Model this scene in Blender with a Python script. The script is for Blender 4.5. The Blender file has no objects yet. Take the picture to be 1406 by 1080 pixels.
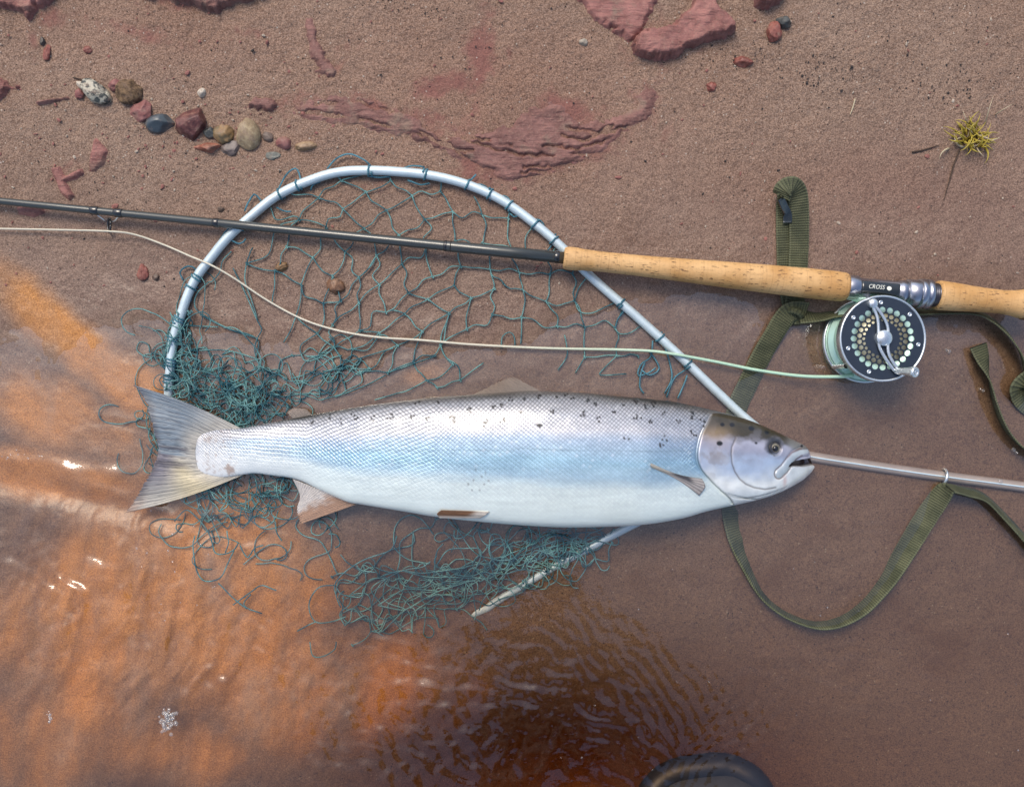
import bpy, bmesh, math, random
import numpy as np
from mathutils import Vector, Matrix

sc = bpy.context.scene
R = math.radians
random.seed(7)
rng = np.random.default_rng(7)

# ------------------------------------------------------------------ camera
S = 0.0009            # metres per photo pixel on the water plane
H = 1.05              # height of the phone above the water
CX, CY = 703.0, 540.0
cam_d = bpy.data.cameras.new('camera')
cam = bpy.data.objects.new('camera', cam_d)
sc.collection.objects.link(cam)
cam.location = (0, 0, H)
cam.rotation_euler = (0, 0, 0)
cam_d.sensor_fit = 'HORIZONTAL'
cam_d.sensor_width = 36.0
cam_d.lens = 36.0 * H / (1406 * S)
cam_d.clip_start = 0.01
cam_d.clip_end = 300
sc.camera = cam

# ------------------------------------------------------------------ sky and sun
SUN_EL, SUN_AZ = R(56), R(-28)          # azimuth measured from +Y (top of the picture) towards +X
w = bpy.data.worlds.new('World'); sc.world = w; w.use_nodes = True
wn = w.node_tree; wn.nodes.clear()
sky = wn.nodes.new('ShaderNodeTexSky'); sky.sky_type = 'NISHITA'; sky.sun_disc = False
sky.sun_elevation = SUN_EL; sky.sun_rotation = SUN_AZ
sky.air_density = 1.0; sky.dust_density = 3.0; sky.ozone_density = 1.0
bg = wn.nodes.new('ShaderNodeBackground'); bg.inputs[1].default_value = 0.15
wo = wn.nodes.new('ShaderNodeOutputWorld')
wn.links.new(sky.outputs[0], bg.inputs[0]); wn.links.new(bg.outputs[0], wo.inputs[0])
sun_d = bpy.data.lights.new('sun', 'SUN'); sun_d.energy = 1.5; sun_d.angle = R(24); sun_d.color = (1.0, 0.90, 0.76)
sun = bpy.data.objects.new('sun', sun_d); sc.collection.objects.link(sun)
sd = Vector((math.sin(SUN_AZ) * math.cos(SUN_EL), math.cos(SUN_AZ) * math.cos(SUN_EL), math.sin(SUN_EL)))
sun.rotation_euler = sd.to_track_quat('Z', 'Y').to_euler()
sc.view_settings.view_transform = 'Standard'
sc.view_settings.look = 'None'
sc.view_settings.exposure = 0.35
sc.view_settings.gamma = 1.0
sc.view_settings.use_curve_mapping = False

# ------------------------------------------------------------------ helpers
def PX(x, y, z=0.0):
    k = S * (H - z) / H
    return ((x - CX) * k, (CY - y) * k, z)

def to_px(X, Y):
    return X / S + CX, CY - Y / S

def _h(ix, iy, seed):
    ix = ix.astype(np.int64); iy = iy.astype(np.int64)
    n = (ix * 374761393 + iy * 668265263 + seed * 1442695041) & 0xFFFFFFFF
    n = ((n ^ (n >> 13)) * 1274126177) & 0xFFFFFFFF
    return ((n ^ (n >> 16)) & 0xFFFF) / 65535.0

def vn(x, y, seed=0):
    x = np.asarray(x, float); y = np.asarray(y, float)
    ix = np.floor(x); iy = np.floor(y); fx = x - ix; fy = y - iy
    fx = fx * fx * (3 - 2 * fx); fy = fy * fy * (3 - 2 * fy)
    a = _h(ix, iy, seed); b = _h(ix + 1, iy, seed); c = _h(ix, iy + 1, seed); d = _h(ix + 1, iy + 1, seed)
    return (a * (1 - fx) + b * fx) * (1 - fy) + (c * (1 - fx) + d * fx) * fy

def fbm(x, y, seed=0, o=4):
    s = 0; a = 0.5
    for i in range(o):
        s = s + a * vn(x * 2 ** i + 17.3 * i, y * 2 ** i - 9.1 * i, seed + i); a *= 0.5
    return s / (1 - 0.5 ** o)

def sm(a, b, x):
    t = np.clip((np.asarray(x, float) - a) / (b - a), 0, 1)
    return t * t * (3 - 2 * t)

def gauss(px, py, cx, cy, rx, ry, ang=0):
    c, s = math.cos(R(ang)), math.sin(R(ang))
    dx = px - cx; dy = py - cy
    u = (dx * c + dy * s) / rx; v = (-dx * s + dy * c) / ry
    return np.exp(-(u * u + v * v))

def pl_dist(px, py, pts):
    d = np.full(np.shape(px), 1e9)
    for (x0, y0), (x1, y1) in zip(pts[:-1], pts[1:]):
        vx, vy = x1 - x0, y1 - y0
        t = np.clip(((px - x0) * vx + (py - y0) * vy) / (vx * vx + vy * vy + 1e-9), 0, 1)
        d = np.minimum(d, np.hypot(px - x0 - t * vx, py - y0 - t * vy))
    return d

def poly_sd(px, py, poly):          # positive inside
    d = pl_dist(px, py, poly + [poly[0]])
    ins = np.zeros(np.shape(px), bool)
    for (x0, y0), (x1, y1) in zip(poly, poly[1:] + [poly[0]]):
        c = ((y0 > py) != (y1 > py))
        ins ^= c & (px < (x1 - x0) * (py - y0) / (y1 - y0 + 1e-12) + x0)
    return np.where(ins, d, -d)

def spline(pts, n):                  # Catmull-Rom through points of any dimension
    P = np.array(pts, float)
    P = np.vstack([2 * P[0] - P[1], P, 2 * P[-1] - P[-2]])
    out = []
    m = len(P) - 3
    seg = np.linalg.norm(np.diff(P[1:-1], axis=0), axis=1)
    cum = np.concatenate([[0], np.cumsum(seg)])
    for s in np.linspace(0, cum[-1], n):
        i = min(max(np.searchsorted(cum, s, 'right') - 1, 0), m - 1)
        t = (s - cum[i]) / (seg[i] + 1e-12)
        p0, p1, p2, p3 = P[i:i + 4]
        out.append(0.5 * ((2 * p1) + (-p0 + p2) * t + (2 * p0 - 5 * p1 + 4 * p2 - p3) * t * t + (-p0 + 3 * p1 - 3 * p2 + p3) * t ** 3))
    return np.array(out)

COL = sc.collection

def tagged(o, label=None, cat=None, group=None, kind=None):
    if label: o['label'] = label
    if cat: o['category'] = cat
    if group: o['group'] = group
    if kind: o['kind'] = kind
    return o

def empty(name, loc):
    o = bpy.data.objects.new(name, None); COL.objects.link(o); o.location = loc; o.empty_display_size = 0.05
    return o

def link(name, me, mat, parent=None, smooth=True):
    if mat is not None: me.materials.append(mat)
    if smooth: me.polygons.foreach_set('use_smooth', np.ones(len(me.polygons), bool))
    o = bpy.data.objects.new(name, me); COL.objects.link(o)
    if parent is not None:
        o.parent = parent
        o.matrix_parent_inverse = Matrix.Translation(-Vector(parent.location)) if parent.parent is None else Matrix.Identity(4)
    return o

def mesh_np(name, V, F, attrs=None, uv=None):
    me = bpy.data.meshes.new(name)
    V = np.asarray(V, np.float32); F = np.asarray(F, np.int32)
    k = F.shape[1]
    me.vertices.add(len(V)); me.vertices.foreach_set('co', V.ravel())
    me.loops.add(F.size); me.loops.foreach_set('vertex_index', F.ravel())
    me.polygons.add(len(F)); me.polygons.foreach_set('loop_start', np.arange(0, F.size, k, dtype=np.int32))
    me.update(calc_edges=True)
    for nm, a in (attrs or {}).items():
        a = np.asarray(a, np.float32)
        if a.ndim == 1:
            at = me.attributes.new(nm, 'FLOAT', 'POINT'); at.data.foreach_set('value', a)
        else:
            at = me.attributes.new(nm, 'FLOAT_COLOR', 'POINT')
            at.data.foreach_set('color', np.hstack([a, np.ones((len(a), 1), np.float32)]).ravel())
    if uv is not None:
        u = me.uv_layers.new(name='UVMap'); u.data.foreach_set('uv', np.asarray(uv, np.float32)[F.ravel()].ravel())
    me.validate()
    return me

def grid_faces(nu, nv, wrap_v=False):
    i = np.arange(nu - 1)[:, None]; j = np.arange(nv if wrap_v else nv - 1)[None, :]
    a = i * nv + j; b = i * nv + (j + 1) % nv; c = (i + 1) * nv + (j + 1) % nv; d = (i + 1) * nv + j
    return np.stack([a, d, c, b], -1).reshape(-1, 4)

def tube_arrays(P, rad, sides=8, cap=True):
    P = np.asarray(P, float); n = len(P)
    rad = np.full(n, rad) if np.isscalar(rad) else np.asarray(rad, float)
    T = np.gradient(P, axis=0); T /= (np.linalg.norm(T, axis=1, keepdims=True) + 1e-12)
    up = np.array([0, 0, 1.0]) if abs(T[0][2]) < 0.9 else np.array([1.0, 0, 0])
    N = np.zeros_like(P); N[0] = up - T[0] * up.dot(T[0]); N[0] /= np.linalg.norm(N[0])
    for i in range(1, n):
        v = N[i - 1] - T[i] * N[i - 1].dot(T[i]); N[i] = v / (np.linalg.norm(v) + 1e-12)
    B = np.cross(T, N)
    a = np.linspace(0, 2 * math.pi, sides, endpoint=False)
    ring = N[:, None, :] * np.cos(a)[None, :, None] + B[:, None, :] * np.sin(a)[None, :, None]
    V = (P[:, None, :] + ring * rad[:, None, None]).reshape(-1, 3)
    F = grid_faces(n, sides, True)
    arc = np.concatenate([[0], np.cumsum(np.linalg.norm(np.diff(P, axis=0), axis=1))])
    uv = np.stack([np.repeat(arc, sides), np.tile(a / (2 * math.pi), n)], 1)
    if cap:
        k = len(V)
        V = np.vstack([V, P[:1], P[-1:]]); uv = np.vstack([uv, [[0, 0]], [[arc[-1], 0]]])
        j = np.arange(sides); jn = (j + 1) % sides
        F = np.vstack([F, np.stack([np.full(sides, k), j, jn, jn], 1), np.stack([np.full(sides, k + 1), (n - 1) * sides + jn, (n - 1) * sides + j, (n - 1) * sides + j], 1)])
    return V, F, uv

def fix_tris(F):                      # degenerate quads -> python lists
    return [tuple(f[:3]) if f[2] == f[3] else tuple(f) for f in F.tolist()]

class Bag:                            # collects pieces that make ONE part
    def __init__(s): s.V = []; s.F = []; s.U = []; s.n = 0
    def add(s, V, F, uv=None):
        s.V.append(np.asarray(V, float)); s.F += [tuple(i + s.n for i in f) for f in (fix_tris(F) if isinstance(F, np.ndarray) else F)]
        s.U.append(np.zeros((len(V), 2)) if uv is None else uv); s.n += len(V); return s
    def tube(s, P, rad, sides=8, cap=True): return s.add(*tube_arrays(P, rad, sides, cap))
    def build(s, name, mat, parent=None, smooth=True):
        me = bpy.data.meshes.new(name); V = np.vstack(s.V); me.from_pydata(V.tolist(), [], s.F)
        u = me.uv_layers.new(name='UVMap'); idx = np.empty(len(me.loops), np.int32); me.loops.foreach_get('vertex_index', idx)
        u.data.foreach_set('uv', np.vstack(s.U)[idx].astype(np.float32).ravel())
        return link(name, me, mat, parent, smooth)

def lathe(profile, sides=32, axis_p=(0, 0, 0), axis_d=(0, 0, 1)):
    # profile: list of (t along axis, radius)
    d = np.array(axis_d, float); d /= np.linalg.norm(d)
    u = np.cross(d, [0, 0, 1.0]) if abs(d[2]) < 0.9 else np.cross(d, [1.0, 0, 0]); u /= np.linalg.norm(u); v = np.cross(d, u)
    a = np.linspace(0, 2 * math.pi, sides, endpoint=False)
    pr = np.array(profile, float)
    V = np.array(axis_p) + pr[:, 0, None, None] * d + pr[:, 1, None, None] * (np.cos(a)[None, :, None] * u + np.sin(a)[None, :, None] * v)
    uv = np.stack([np.repeat(pr[:, 0], sides), np.tile(a / 6.2832, len(pr))], 1)
    return V.reshape(-1, 3), grid_faces(len(pr), sides, True), uv

# ------------------------------------------------------------------ material helper
class M:
    def __init__(s, name):
        s.m = bpy.data.materials.new(name); s.m.use_nodes = True; s.t = s.m.node_tree; s.t.nodes.clear()
        s.out = s.t.nodes.new('ShaderNodeOutputMaterial')
    def n(s, typ, ins=None, **kw):
        nd = s.t.nodes.new('ShaderNode' + typ)
        for k, v in kw.items(): setattr(nd, k, v)
        for k, v in (ins or {}).items(): s.set(nd.inputs[k], v)
        return nd
    def set(s, sock, v):
        if hasattr(v, 'is_linked') or isinstance(v, bpy.types.NodeSocket): s.t.links.new(v, sock)
        else:
            if sock.type == 'RGBA' and not np.isscalar(v) and len(v) == 3: v = (*v, 1)
            sock.default_value = v
    def math(s, op, a, b=0.0, c=None, clamp=False):
        nd = s.n('Math', operation=op, use_clamp=clamp); s.set(nd.inputs[0], a); s.set(nd.inputs[1], b)
        if c is not None: s.set(nd.inputs[2], c)
        return nd.outputs[0]
    def mix(s, f, a, b, blend='MIX'):
        nd = s.n('Mix', data_type='RGBA', blend_type=blend); s.set(nd.inputs[0], f); s.set(nd.inputs[6], a); s.set(nd.inputs[7], b)
        return nd.outputs[2]
    def ramp(s, f, lo, hi):
        nd = s.n('MapRange', interpolation_type='SMOOTHSTEP'); s.set(nd.inputs[0], f); nd.inputs[1].default_value = lo; nd.inputs[2].default_value = hi
        return nd.outputs[0]
    def pos(s): return s.n('NewGeometry').outputs['Position']
    def uv(s): return s.n('TexCoord').outputs['UV']
    def attr(s, nm, out='Fac'): return s.n('Attribute', attribute_name=nm).outputs[out]
    def noise(s, vec, scale, detail=2, rough=0.5, out=0, dist=0.0):
        return s.n('TexNoise', {'Vector': vec, 'Scale': scale, 'Detail': detail, 'Roughness': rough, 'Distortion': dist}).outputs[out]
    def vor(s, vec, scale, out='Distance', feature='F1'):
        return s.n('TexVoronoi', {'Vector': vec, 'Scale': scale}, feature=feature).outputs[out]
    def scale(s, vec, xyz):
        nd = s.n('VectorMath', operation='MULTIPLY'); s.set(nd.inputs[0], vec); nd.inputs[1].default_value = xyz; return nd.outputs[0]
    def bump(s, h, strength, dist, nrm=None):
        nd = s.n('Bump', {'Height': h, 'Strength': strength, 'Distance': dist})
        if nrm is not None: s.set(nd.inputs['Normal'], nrm)
        return nd.outputs[0]
    def bsdf(s, **k):
        nd = s.n('BsdfPrincipled'); mp = dict(col='Base Color', rough='Roughness', met='Metallic', nrm='Normal', spec='Specular IOR Level', coat='Coat Weight', crough='Coat Roughness', alpha='Alpha', trans='Transmission Weight', ior='IOR', sheen='Sheen Weight', sub='Subsurface Weight')
        for a, v in k.items(): s.set(nd.inputs[mp[a]], v)
        s.t.links.new(nd.outputs[0], s.out.inputs[0]); return nd

def simple(name, col, rough=0.5, met=0.0, var=0.25, vs=60, bump=0.0, bs=300, coat=0.0, spec=0.5):
    m = M(name); p = m.pos()
    nz = m.noise(p, vs, 4)
    c = m.mix(nz, [x * (1 - var) for x in col], [min(1, x * (1 + var)) for x in col])
    k = dict(col=c, rough=m.math('MULTIPLY_ADD', m.noise(p, vs * 2.3, 3), 0.25, rough - 0.12, clamp=True), met=met, coat=coat, spec=spec)
    if bump: k['nrm'] = m.bump(m.noise(p, bs, 4), bump, 0.002)
    m.bsdf(**k); return m.m

# ------------------------------------------------------------------ materials
def mat_sand():
    m = M('sand'); p = m.pos()
    red = m.attr('red'); sunlit = m.attr('ochre'); wet = m.attr('wet'); grit = m.attr('grit')
    g1 = m.noise(p, 620, 3, 0.65); g2 = m.noise(p, 230, 3, 0.6); big = m.noise(p, 9, 4, 0.55)
    mid = m.noise(p, 34, 4, 0.6)
    base = m.mix(m.ramp(big, 0.3, 0.7), (0.255, 0.145, 0.095), (0.305, 0.195, 0.136))
    base = m.mix(m.math('MULTIPLY', m.ramp(mid, 0.45, 0.75), 0.4), base, (0.17, 0.098, 0.070))
    base = m.mix(m.ramp(g1, 0.30, 0.70), m.mix(0.60, base, (0.070, 0.042, 0.030)), m.mix(0.50, base, (0.52, 0.39, 0.30)))
    base = m.mix(m.math('MULTIPLY', m.ramp(g2, 0.52, 0.72), 0.55), base, (0.10, 0.058, 0.043))
    base = m.mix(m.math('MULTIPLY', m.attr('rosy'), 0.45), base, m.mix(1.0, base, (0.98, 0.74, 0.68), 'MULTIPLY'))
    base = m.mix(m.math('MULTIPLY', red, 0.85), base, m.mix(g1, (0.16, 0.062, 0.050), (0.33, 0.150, 0.125)))
    v = m.n('TexVoronoi', {'Vector': p, 'Scale': 330})
    sep = m.n('SeparateColor', {0: v.outputs['Color']})
    core = m.math('LESS_THAN', v.outputs['Distance'], m.math('MULTIPLY_ADD', sep.outputs[2], 0.25, 0.12))
    pale = m.math('MULTIPLY', core, m.math('GREATER_THAN', sep.outputs[0], 0.955))
    dk = m.math('MULTIPLY', core, m.math('LESS_THAN', sep.outputs[1], m.math('MULTIPLY_ADD', grit, 0.20, 0.04)))
    base = m.mix(m.math('MULTIPLY', pale, 0.8), base, (0.50, 0.43, 0.36))
    base = m.mix(m.math('MULTIPLY', dk, 0.85), base, (0.018, 0.013, 0.012))
    wetc = m.mix(1.0, base, (0.74, 0.69, 0.67), 'MULTIPLY')
    col = m.mix(wet, base, wetc)
    col = m.mix(m.attr('peat'), col, m.mix(1.0, base, (0.56, 0.49, 0.385), 'MULTIPLY'))
    blot = m.math('MULTIPLY', m.math('MULTIPLY', m.attr('peat'), m.ramp(m.noise(m.scale(p, (1, 1.6, 1)), 7, 5, 0.65), 0.52, 0.70)), 0.55)
    col = m.mix(blot, col, m.mix(g1, (0.060, 0.026, 0.010), (0.15, 0.075, 0.032)))
    col = m.mix(sunlit, col, m.mix(m.ramp(m.noise(m.scale(p, (1.6, 0.8, 1)), 8, 4, 0.6), 0.46, 0.78), m.mix(m.ramp(g1, 0.2, 0.8), (0.25, 0.092, 0.020), (0.68, 0.305, 0.082)), m.mix(m.ramp(g1, 0.2, 0.8), (0.20, 0.118, 0.074), (0.47, 0.300, 0.190))))  # painted sunlight: warm bright orange and beige laid into the sand colour
    hgt = m.math('ADD', m.math('MULTIPLY', g1, 0.6), m.math('ADD', m.math('MULTIPLY', g2, 0.9), m.math('ADD', m.math('MULTIPLY', m.noise(p, 70, 3), 1.6), m.math('MULTIPLY', m.noise(p, 140, 3, 0.6), m.math('MULTIPLY', m.ramp(m.noise(p, 13, 3), 0.4, 0.65), 1.1)))))
    film = m.attr('film')
    soft = m.math('MULTIPLY', m.math('MULTIPLY_ADD', wet, -0.45, 0.95), m.math('MULTIPLY_ADD', film, -0.75, 1.0))
    m.bsdf(col=col, rough=m.math('MULTIPLY_ADD', film, -0.15, m.math('MULTIPLY_ADD', wet, -0.40, 0.9)), spec=m.math('MULTIPLY_ADD', film, 0.1, m.math('MULTIPLY_ADD', wet, 0.25, 0.25)), nrm=m.bump(hgt, soft, 0.0022))
    return m.m

def mat_water():
    m = M('water'); p = m.pos()
    b = m.bump(m.math('ADD', m.noise(m.scale(p, (1, 1.7, 1)), 60, 3, 0.55), m.math('MULTIPLY', m.noise(p, 14, 2), 1.2)), 0.10, 0.004)
    fac = m.n('LayerWeight', {'Blend': 0.5, 'Normal': b}).outputs['Facing']
    fr = m.math('MULTIPLY_ADD', m.math('POWER', fac, 5.0), 0.926, 0.074)
    gl = m.n('BsdfGlossy', {'Color': (1, 1, 1, 1), 'Roughness': 0.02, 'Normal': b})
    tr = m.n('BsdfTransparent', {'Color': (1, 1, 1, 1)})
    mx = m.n('MixShader', {0: fr, 1: tr.outputs[0], 2: gl.outputs[0]})
    m.t.links.new(mx.outputs[0], m.out.inputs['Surface'])
    va = m.n('VolumeAbsorption', {'Color': (0.74, 0.49, 0.16, 1), 'Density': 10.5})
    m.t.links.new(va.outputs[0], m.out.inputs['Volume'])
    return m.m

def mat_rock(name, c0, c1, wetness=0.0):
    m = M(name); p = m.pos()
    n1 = m.noise(p, 45, 5, 0.6); n2 = m.noise(p, 420, 4, 0.6); st = m.noise(m.scale(p, (20, 160, 120)), 1.0, 4, 0.6)
    c = m.mix(m.ramp(n1, 0.3, 0.7), c0, c1)
    c = m.mix(m.math('MULTIPLY', m.ramp(st, 0.5, 0.75), 0.5), c, [x * 0.55 for x in c0])
    c = m.mix(m.math('MULTIPLY', m.ramp(n2, 0.5, 0.68), 0.35), c, (0.34, 0.22, 0.165))
    dust = m.ramp(m.noise(p, 28, 4, 0.6), 0.52, 0.66)
    c = m.mix(m.math('MULTIPLY', dust, m.attr('dust')), c, m.mix(n2, (0.13, 0.080, 0.058), (0.36, 0.245, 0.18)))
    h = m.math('ADD', m.math('MULTIPLY', n2, 0.7), m.math('ADD', m.math('MULTIPLY', st, 2.0), m.math('MULTIPLY', n1, 2.0)))
    m.bsdf(col=c, rough=0.75 - 0.3 * wetness, nrm=m.bump(h, 0.8, 0.002)); return m.m

def mat_pebble(name, c0, c1, scale=120, rough=0.55, pit=0.4, contrast=(0.35, 0.65), coat=0.15):
    m = M(name); p = m.pos()
    n1 = m.noise(p, scale, 5, 0.65); n2 = m.noise(p, scale * 6, 3, 0.6)
    c = m.mix(m.ramp(n1, *contrast), c0, c1); c = m.mix(m.math('MULTIPLY', n2, 0.35), c, [x * 0.5 for x in c0])
    c = m.mix(m.math('MULTIPLY', m.ramp(m.noise(p, 70, 5, 0.7), 0.50, 0.66), 0.55), c, m.mix(m.noise(p, 700, 2), (0.13, 0.08, 0.058), (0.36, 0.25, 0.18)))
    m.bsdf(col=c, rough=rough, coat=coat, crough=0.3, nrm=m.bump(m.math('ADD', n1, m.math('MULTIPLY', n2, 0.4)), pit, 0.003)); return m.m

def mat_fish():
    m = M('salmon_skin'); col = m.attr('col', 'Color'); met = m.attr('met'); scl = m.attr('scl'); size = m.attr('ssz')
    uv = m.n('SeparateXYZ', {0: m.uv()})
    p = m.pos()
    wob = m.math('MULTIPLY', m.math('SUBTRACT', m.noise(p, 45, 2), 0.5), 0.5)
    u = m.math('ADD', m.math('DIVIDE', uv.outputs[0], size), wob); v = m.math('ADD', m.math('DIVIDE', uv.outputs[1], size), wob)
    a = m.math('ABSOLUTE', m.math('SINE', m.math('MULTIPLY', m.math('ADD', m.math('MULTIPLY', u, 0.80), v), math.pi)))
    b = m.math('ABSOLUTE', m.math('SINE', m.math('MULTIPLY', m.math('SUBTRACT', m.math('MULTIPLY', u, 0.80), v), math.pi)))
    d = m.math('MINIMUM', a, b)                       # 0 on the scale borders
    body = m.ramp(d, 0.02, 0.62)
    line = m.math('SUBTRACT', 1.0, m.ramp(d, 0.05, 0.45))
    ca_ = m.math('FLOOR', m.math('ADD', m.math('MULTIPLY', u, 0.80), v)); cb_ = m.math('FLOOR', m.math('SUBTRACT', m.math('MULTIPLY', u, 0.80), v))
    cell = m.n('TexWhiteNoise', {'Vector': m.n('CombineXYZ', {0: ca_, 1: cb_}).outputs[0]}); sepc = m.n('SeparateColor', {0: cell.outputs['Color']})
    dark = m.attr('edge')
    c = m.mix(m.math('MULTIPLY', line, m.math('MULTIPLY', scl, dark)), col, m.mix(1.0, col, (0.16, 0.16, 0.19), 'MULTIPLY'))
    c = m.mix(m.math('MULTIPLY', m.math('MULTIPLY', sepc.outputs[0], 0.40), scl), c, m.mix(1.0, c, (0.50, 0.54, 0.60), 'MULTIPLY'))
    c = m.mix(m.math('MULTIPLY', m.math('GREATER_THAN', sepc.outputs[2], 0.95), m.math('MULTIPLY', m.math('MULTIPLY', scl, met), 0.28)), c, (0.86, 0.88, 0.90))  # scattered scales painted near white as sparkle
    tiltv = m.math('MULTIPLY', m.math('SUBTRACT', sepc.outputs[1], 0.5), 0.9)
    h = m.math('MULTIPLY', m.math('ADD', body, tiltv), scl)
    nb = m.bump(m.math('ADD', m.noise(p, 420, 4), m.math('MULTIPLY', m.noise(p, 120, 3), 1.5)), 0.16, 0.0012)
    nrm = m.bump(h, 0.42, 0.0007, nb)
    ro = m.math('MULTIPLY_ADD', m.noise(p, 90, 3), 0.16, m.math('MULTIPLY_ADD', met, -0.10, 0.36))
    m.bsdf(col=c, met=met, rough=ro, nrm=nrm, coat=0.55, crough=0.10, spec=0.5); return m.m

def mat_fin(name):
    m = M(name); col = m.attr('col', 'Color'); uv = m.n('SeparateXYZ', {0: m.uv()}); p = m.pos()
    comb = m.n('CombineXYZ', {0: m.math('MULTIPLY', uv.outputs[1], 1.0), 1: m.math('MULTIPLY', uv.outputs[0], 0.06)})
    nz = m.noise(comb.outputs[0], 60, 2, 0.5)
    st = m.math('ABSOLUTE', m.math('SINE', m.math('ADD', m.math('MULTIPLY', uv.outputs[1], 78.0), m.math('MULTIPLY', nz, 5.0))))
    c = m.mix(m.math('MULTIPLY', m.math('SUBTRACT', 1.0, m.ramp(st, 0.1, 0.6)), 0.6), col, m.mix(1.0, col, (0.35, 0.35, 0.40), 'MULTIPLY'))
    bl = m.ramp(m.noise(p, 60, 4), 0.45, 0.7); c = m.mix(m.math('MULTIPLY', bl, 0.25), c, m.mix(1.0, c, (0.6, 0.55, 0.5), 'MULTIPLY'))
    m.bsdf(col=c, rough=0.42, coat=0.3, crough=0.2, nrm=m.bump(m.math('MULTIPLY', st, 1.0), 0.5, 0.0008)); return m.m

def mat_cork():
    m = M('cork'); uv = m.uv(); p = m.pos(); s = m.n('SeparateXYZ', {0: uv})
    v3 = m.n('CombineXYZ', {0: m.math('MULTIPLY', s.outputs[0], 40), 1: m.math('MULTIPLY', s.outputs[1], 20), 2: 0.0}).outputs[0]
    st = m.noise(v3, 2.2, 3, 0.6)
    ringn = m.noise(m.n('CombineXYZ', {0: s.outputs[0]}).outputs[0], 420, 2, 0.6)
    c = m.mix(m.ramp(m.noise(p, 22, 4), 0.3, 0.7), (0.50, 0.265, 0.085), (0.69, 0.430, 0.190))
    c = m.mix(m.math('MULTIPLY', m.ramp(ringn, 0.5, 0.72), 0.45), c, (0.33, 0.165, 0.06))
    pit = m.math('MULTIPLY', m.ramp(st, 0.56, 0.62), m.ramp(m.noise(p, 150, 2), 0.44, 0.54))
    c = m.mix(m.math('MULTIPLY', pit, 0.8), c, (0.10, 0.045, 0.018))
    c = m.mix(m.math('MULTIPLY', m.ramp(m.noise(p, 11, 5, 0.7), 0.50, 0.72), 0.5), c, (0.33, 0.145, 0.045))
    m.bsdf(col=c, rough=0.6, nrm=m.bump(m.math('SUBTRACT', m.noise(p, 500, 3), m.math('MULTIPLY', pit, 2.0)), 0.35, 0.001)); return m.m

def mat_web():
    m = M('olive_webbing'); s = m.n('SeparateXYZ', {0: m.uv()}); p = m.pos()
    rib = m.math('ABSOLUTE', m.math('SINE', m.math('MULTIPLY', s.outputs[0], math.pi / 0.0030)))
    lon = m.math('ABSOLUTE', m.math('SINE', m.math('MULTIPLY', s.outputs[1], math.pi * 9)))
    c = m.mix(m.ramp(m.noise(p, 50, 4), 0.3, 0.7), (0.050, 0.058, 0.026), (0.105, 0.112, 0.055))
    c = m.mix(m.math('MULTIPLY', m.math('SUBTRACT', 1, m.ramp(rib, 0.1, 0.7)), 0.65), c, (0.014, 0.016, 0.010))
    edge = m.ramp(m.math('ABSOLUTE', m.math('SUBTRACT', s.outputs[1], 0.5)), 0.40, 0.47)
    c = m.mix(m.math('MULTIPLY', edge, 0.5), c, (0.13, 0.14, 0.08))
    m.bsdf(col=c, rough=0.75, nrm=m.bump(m.math('ADD', rib, m.math('MULTIPLY', lon, 0.4)), 0.7, 0.0010)); return m.m

def mat_cord(name, c0, c1):
    m = M(name); s = m.n('SeparateXYZ', {0: m.uv()}); p = m.pos()
    tw = m.math('SINE', m.math('ADD', m.math('MULTIPLY', s.outputs[0], 2600), m.math('MULTIPLY', s.outputs[1], 6.28)))
    c = m.mix(m.ramp(m.noise(p, 55, 4), 0.35, 0.65), c0, c1)
    m.bsdf(col=m.mix(m.math('MULTIPLY', m.ramp(tw, -0.4, 0.9), 0.4), c, [x * 0.45 for x in c0]), rough=0.5, nrm=m.bump(tw, 0.5, 0.0004)); return m.m

MS = mat_sand(); MW = mat_water()
M_red = mat_rock('red_sandstone', (0.175, 0.066, 0.056), (0.36, 0.160, 0.135))
M_purple = mat_rock('purple_mudstone', (0.150, 0.066, 0.055), (0.275, 0.135, 0.112))
M_alu = simple('brushed_aluminium', (0.62, 0.74, 0.78), 0.45, 0.35, 0.16, 70, 0.05, 900)
M_graph = simple('rod_graphite', (0.050, 0.056, 0.054), 0.30, 0.25, 0.12, 40, coat=0.5)
M_wrap = simple('thread_wrap', (0.010, 0.011, 0.012), 0.25, 0.0, 0.2, 200, coat=0.8)
M_cork = mat_cork()
M_gun = simple('gunmetal', (0.42, 0.43, 0.48), 0.30, 1.0, 0.08, 60)
M_gun_dark = simple('dark_gunmetal', (0.10, 0.10, 0.115), 0.32, 0.9, 0.1, 60)
M_plate = simple('black_insert', (0.012, 0.016, 0.016), 0.2, 0.0, 0.2, 60, coat=1.0)
M_white = simple('white_print', (0.72, 0.74, 0.66), 0.5, 0.0, 0.05)
M_mint = simple('mint_anodised', (0.56, 0.80, 0.68), 0.35, 0.4, 0.12, 40)
M_navy = simple('navy_anodised', (0.026, 0.038, 0.060), 0.42, 0.35, 0.15, 40, 0.05, 1500)
M_sil = simple('polished_silver', (0.74, 0.78, 0.79), 0.28, 0.85, 0.05, 40)
M_gold = simple('wound_backing', (0.55, 0.53, 0.38), 0.4, 0.5, 0.55, 260)
M_net = mat_cord('teal_net_cord', (0.024, 0.118, 0.150), (0.175, 0.385, 0.365))
M_lash = mat_cord('dark_teal_cord', (0.035, 0.14, 0.19), (0.09, 0.26, 0.33))
M_line_pale = simple('cream_fly_line', (0.66, 0.62, 0.50), 0.4, 0.0, 0.1, 40)
M_line_mint = simple('mint_fly_line', (0.45, 0.68, 0.52), 0.4, 0.0, 0.08, 40)
M_web = mat_web()
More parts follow.
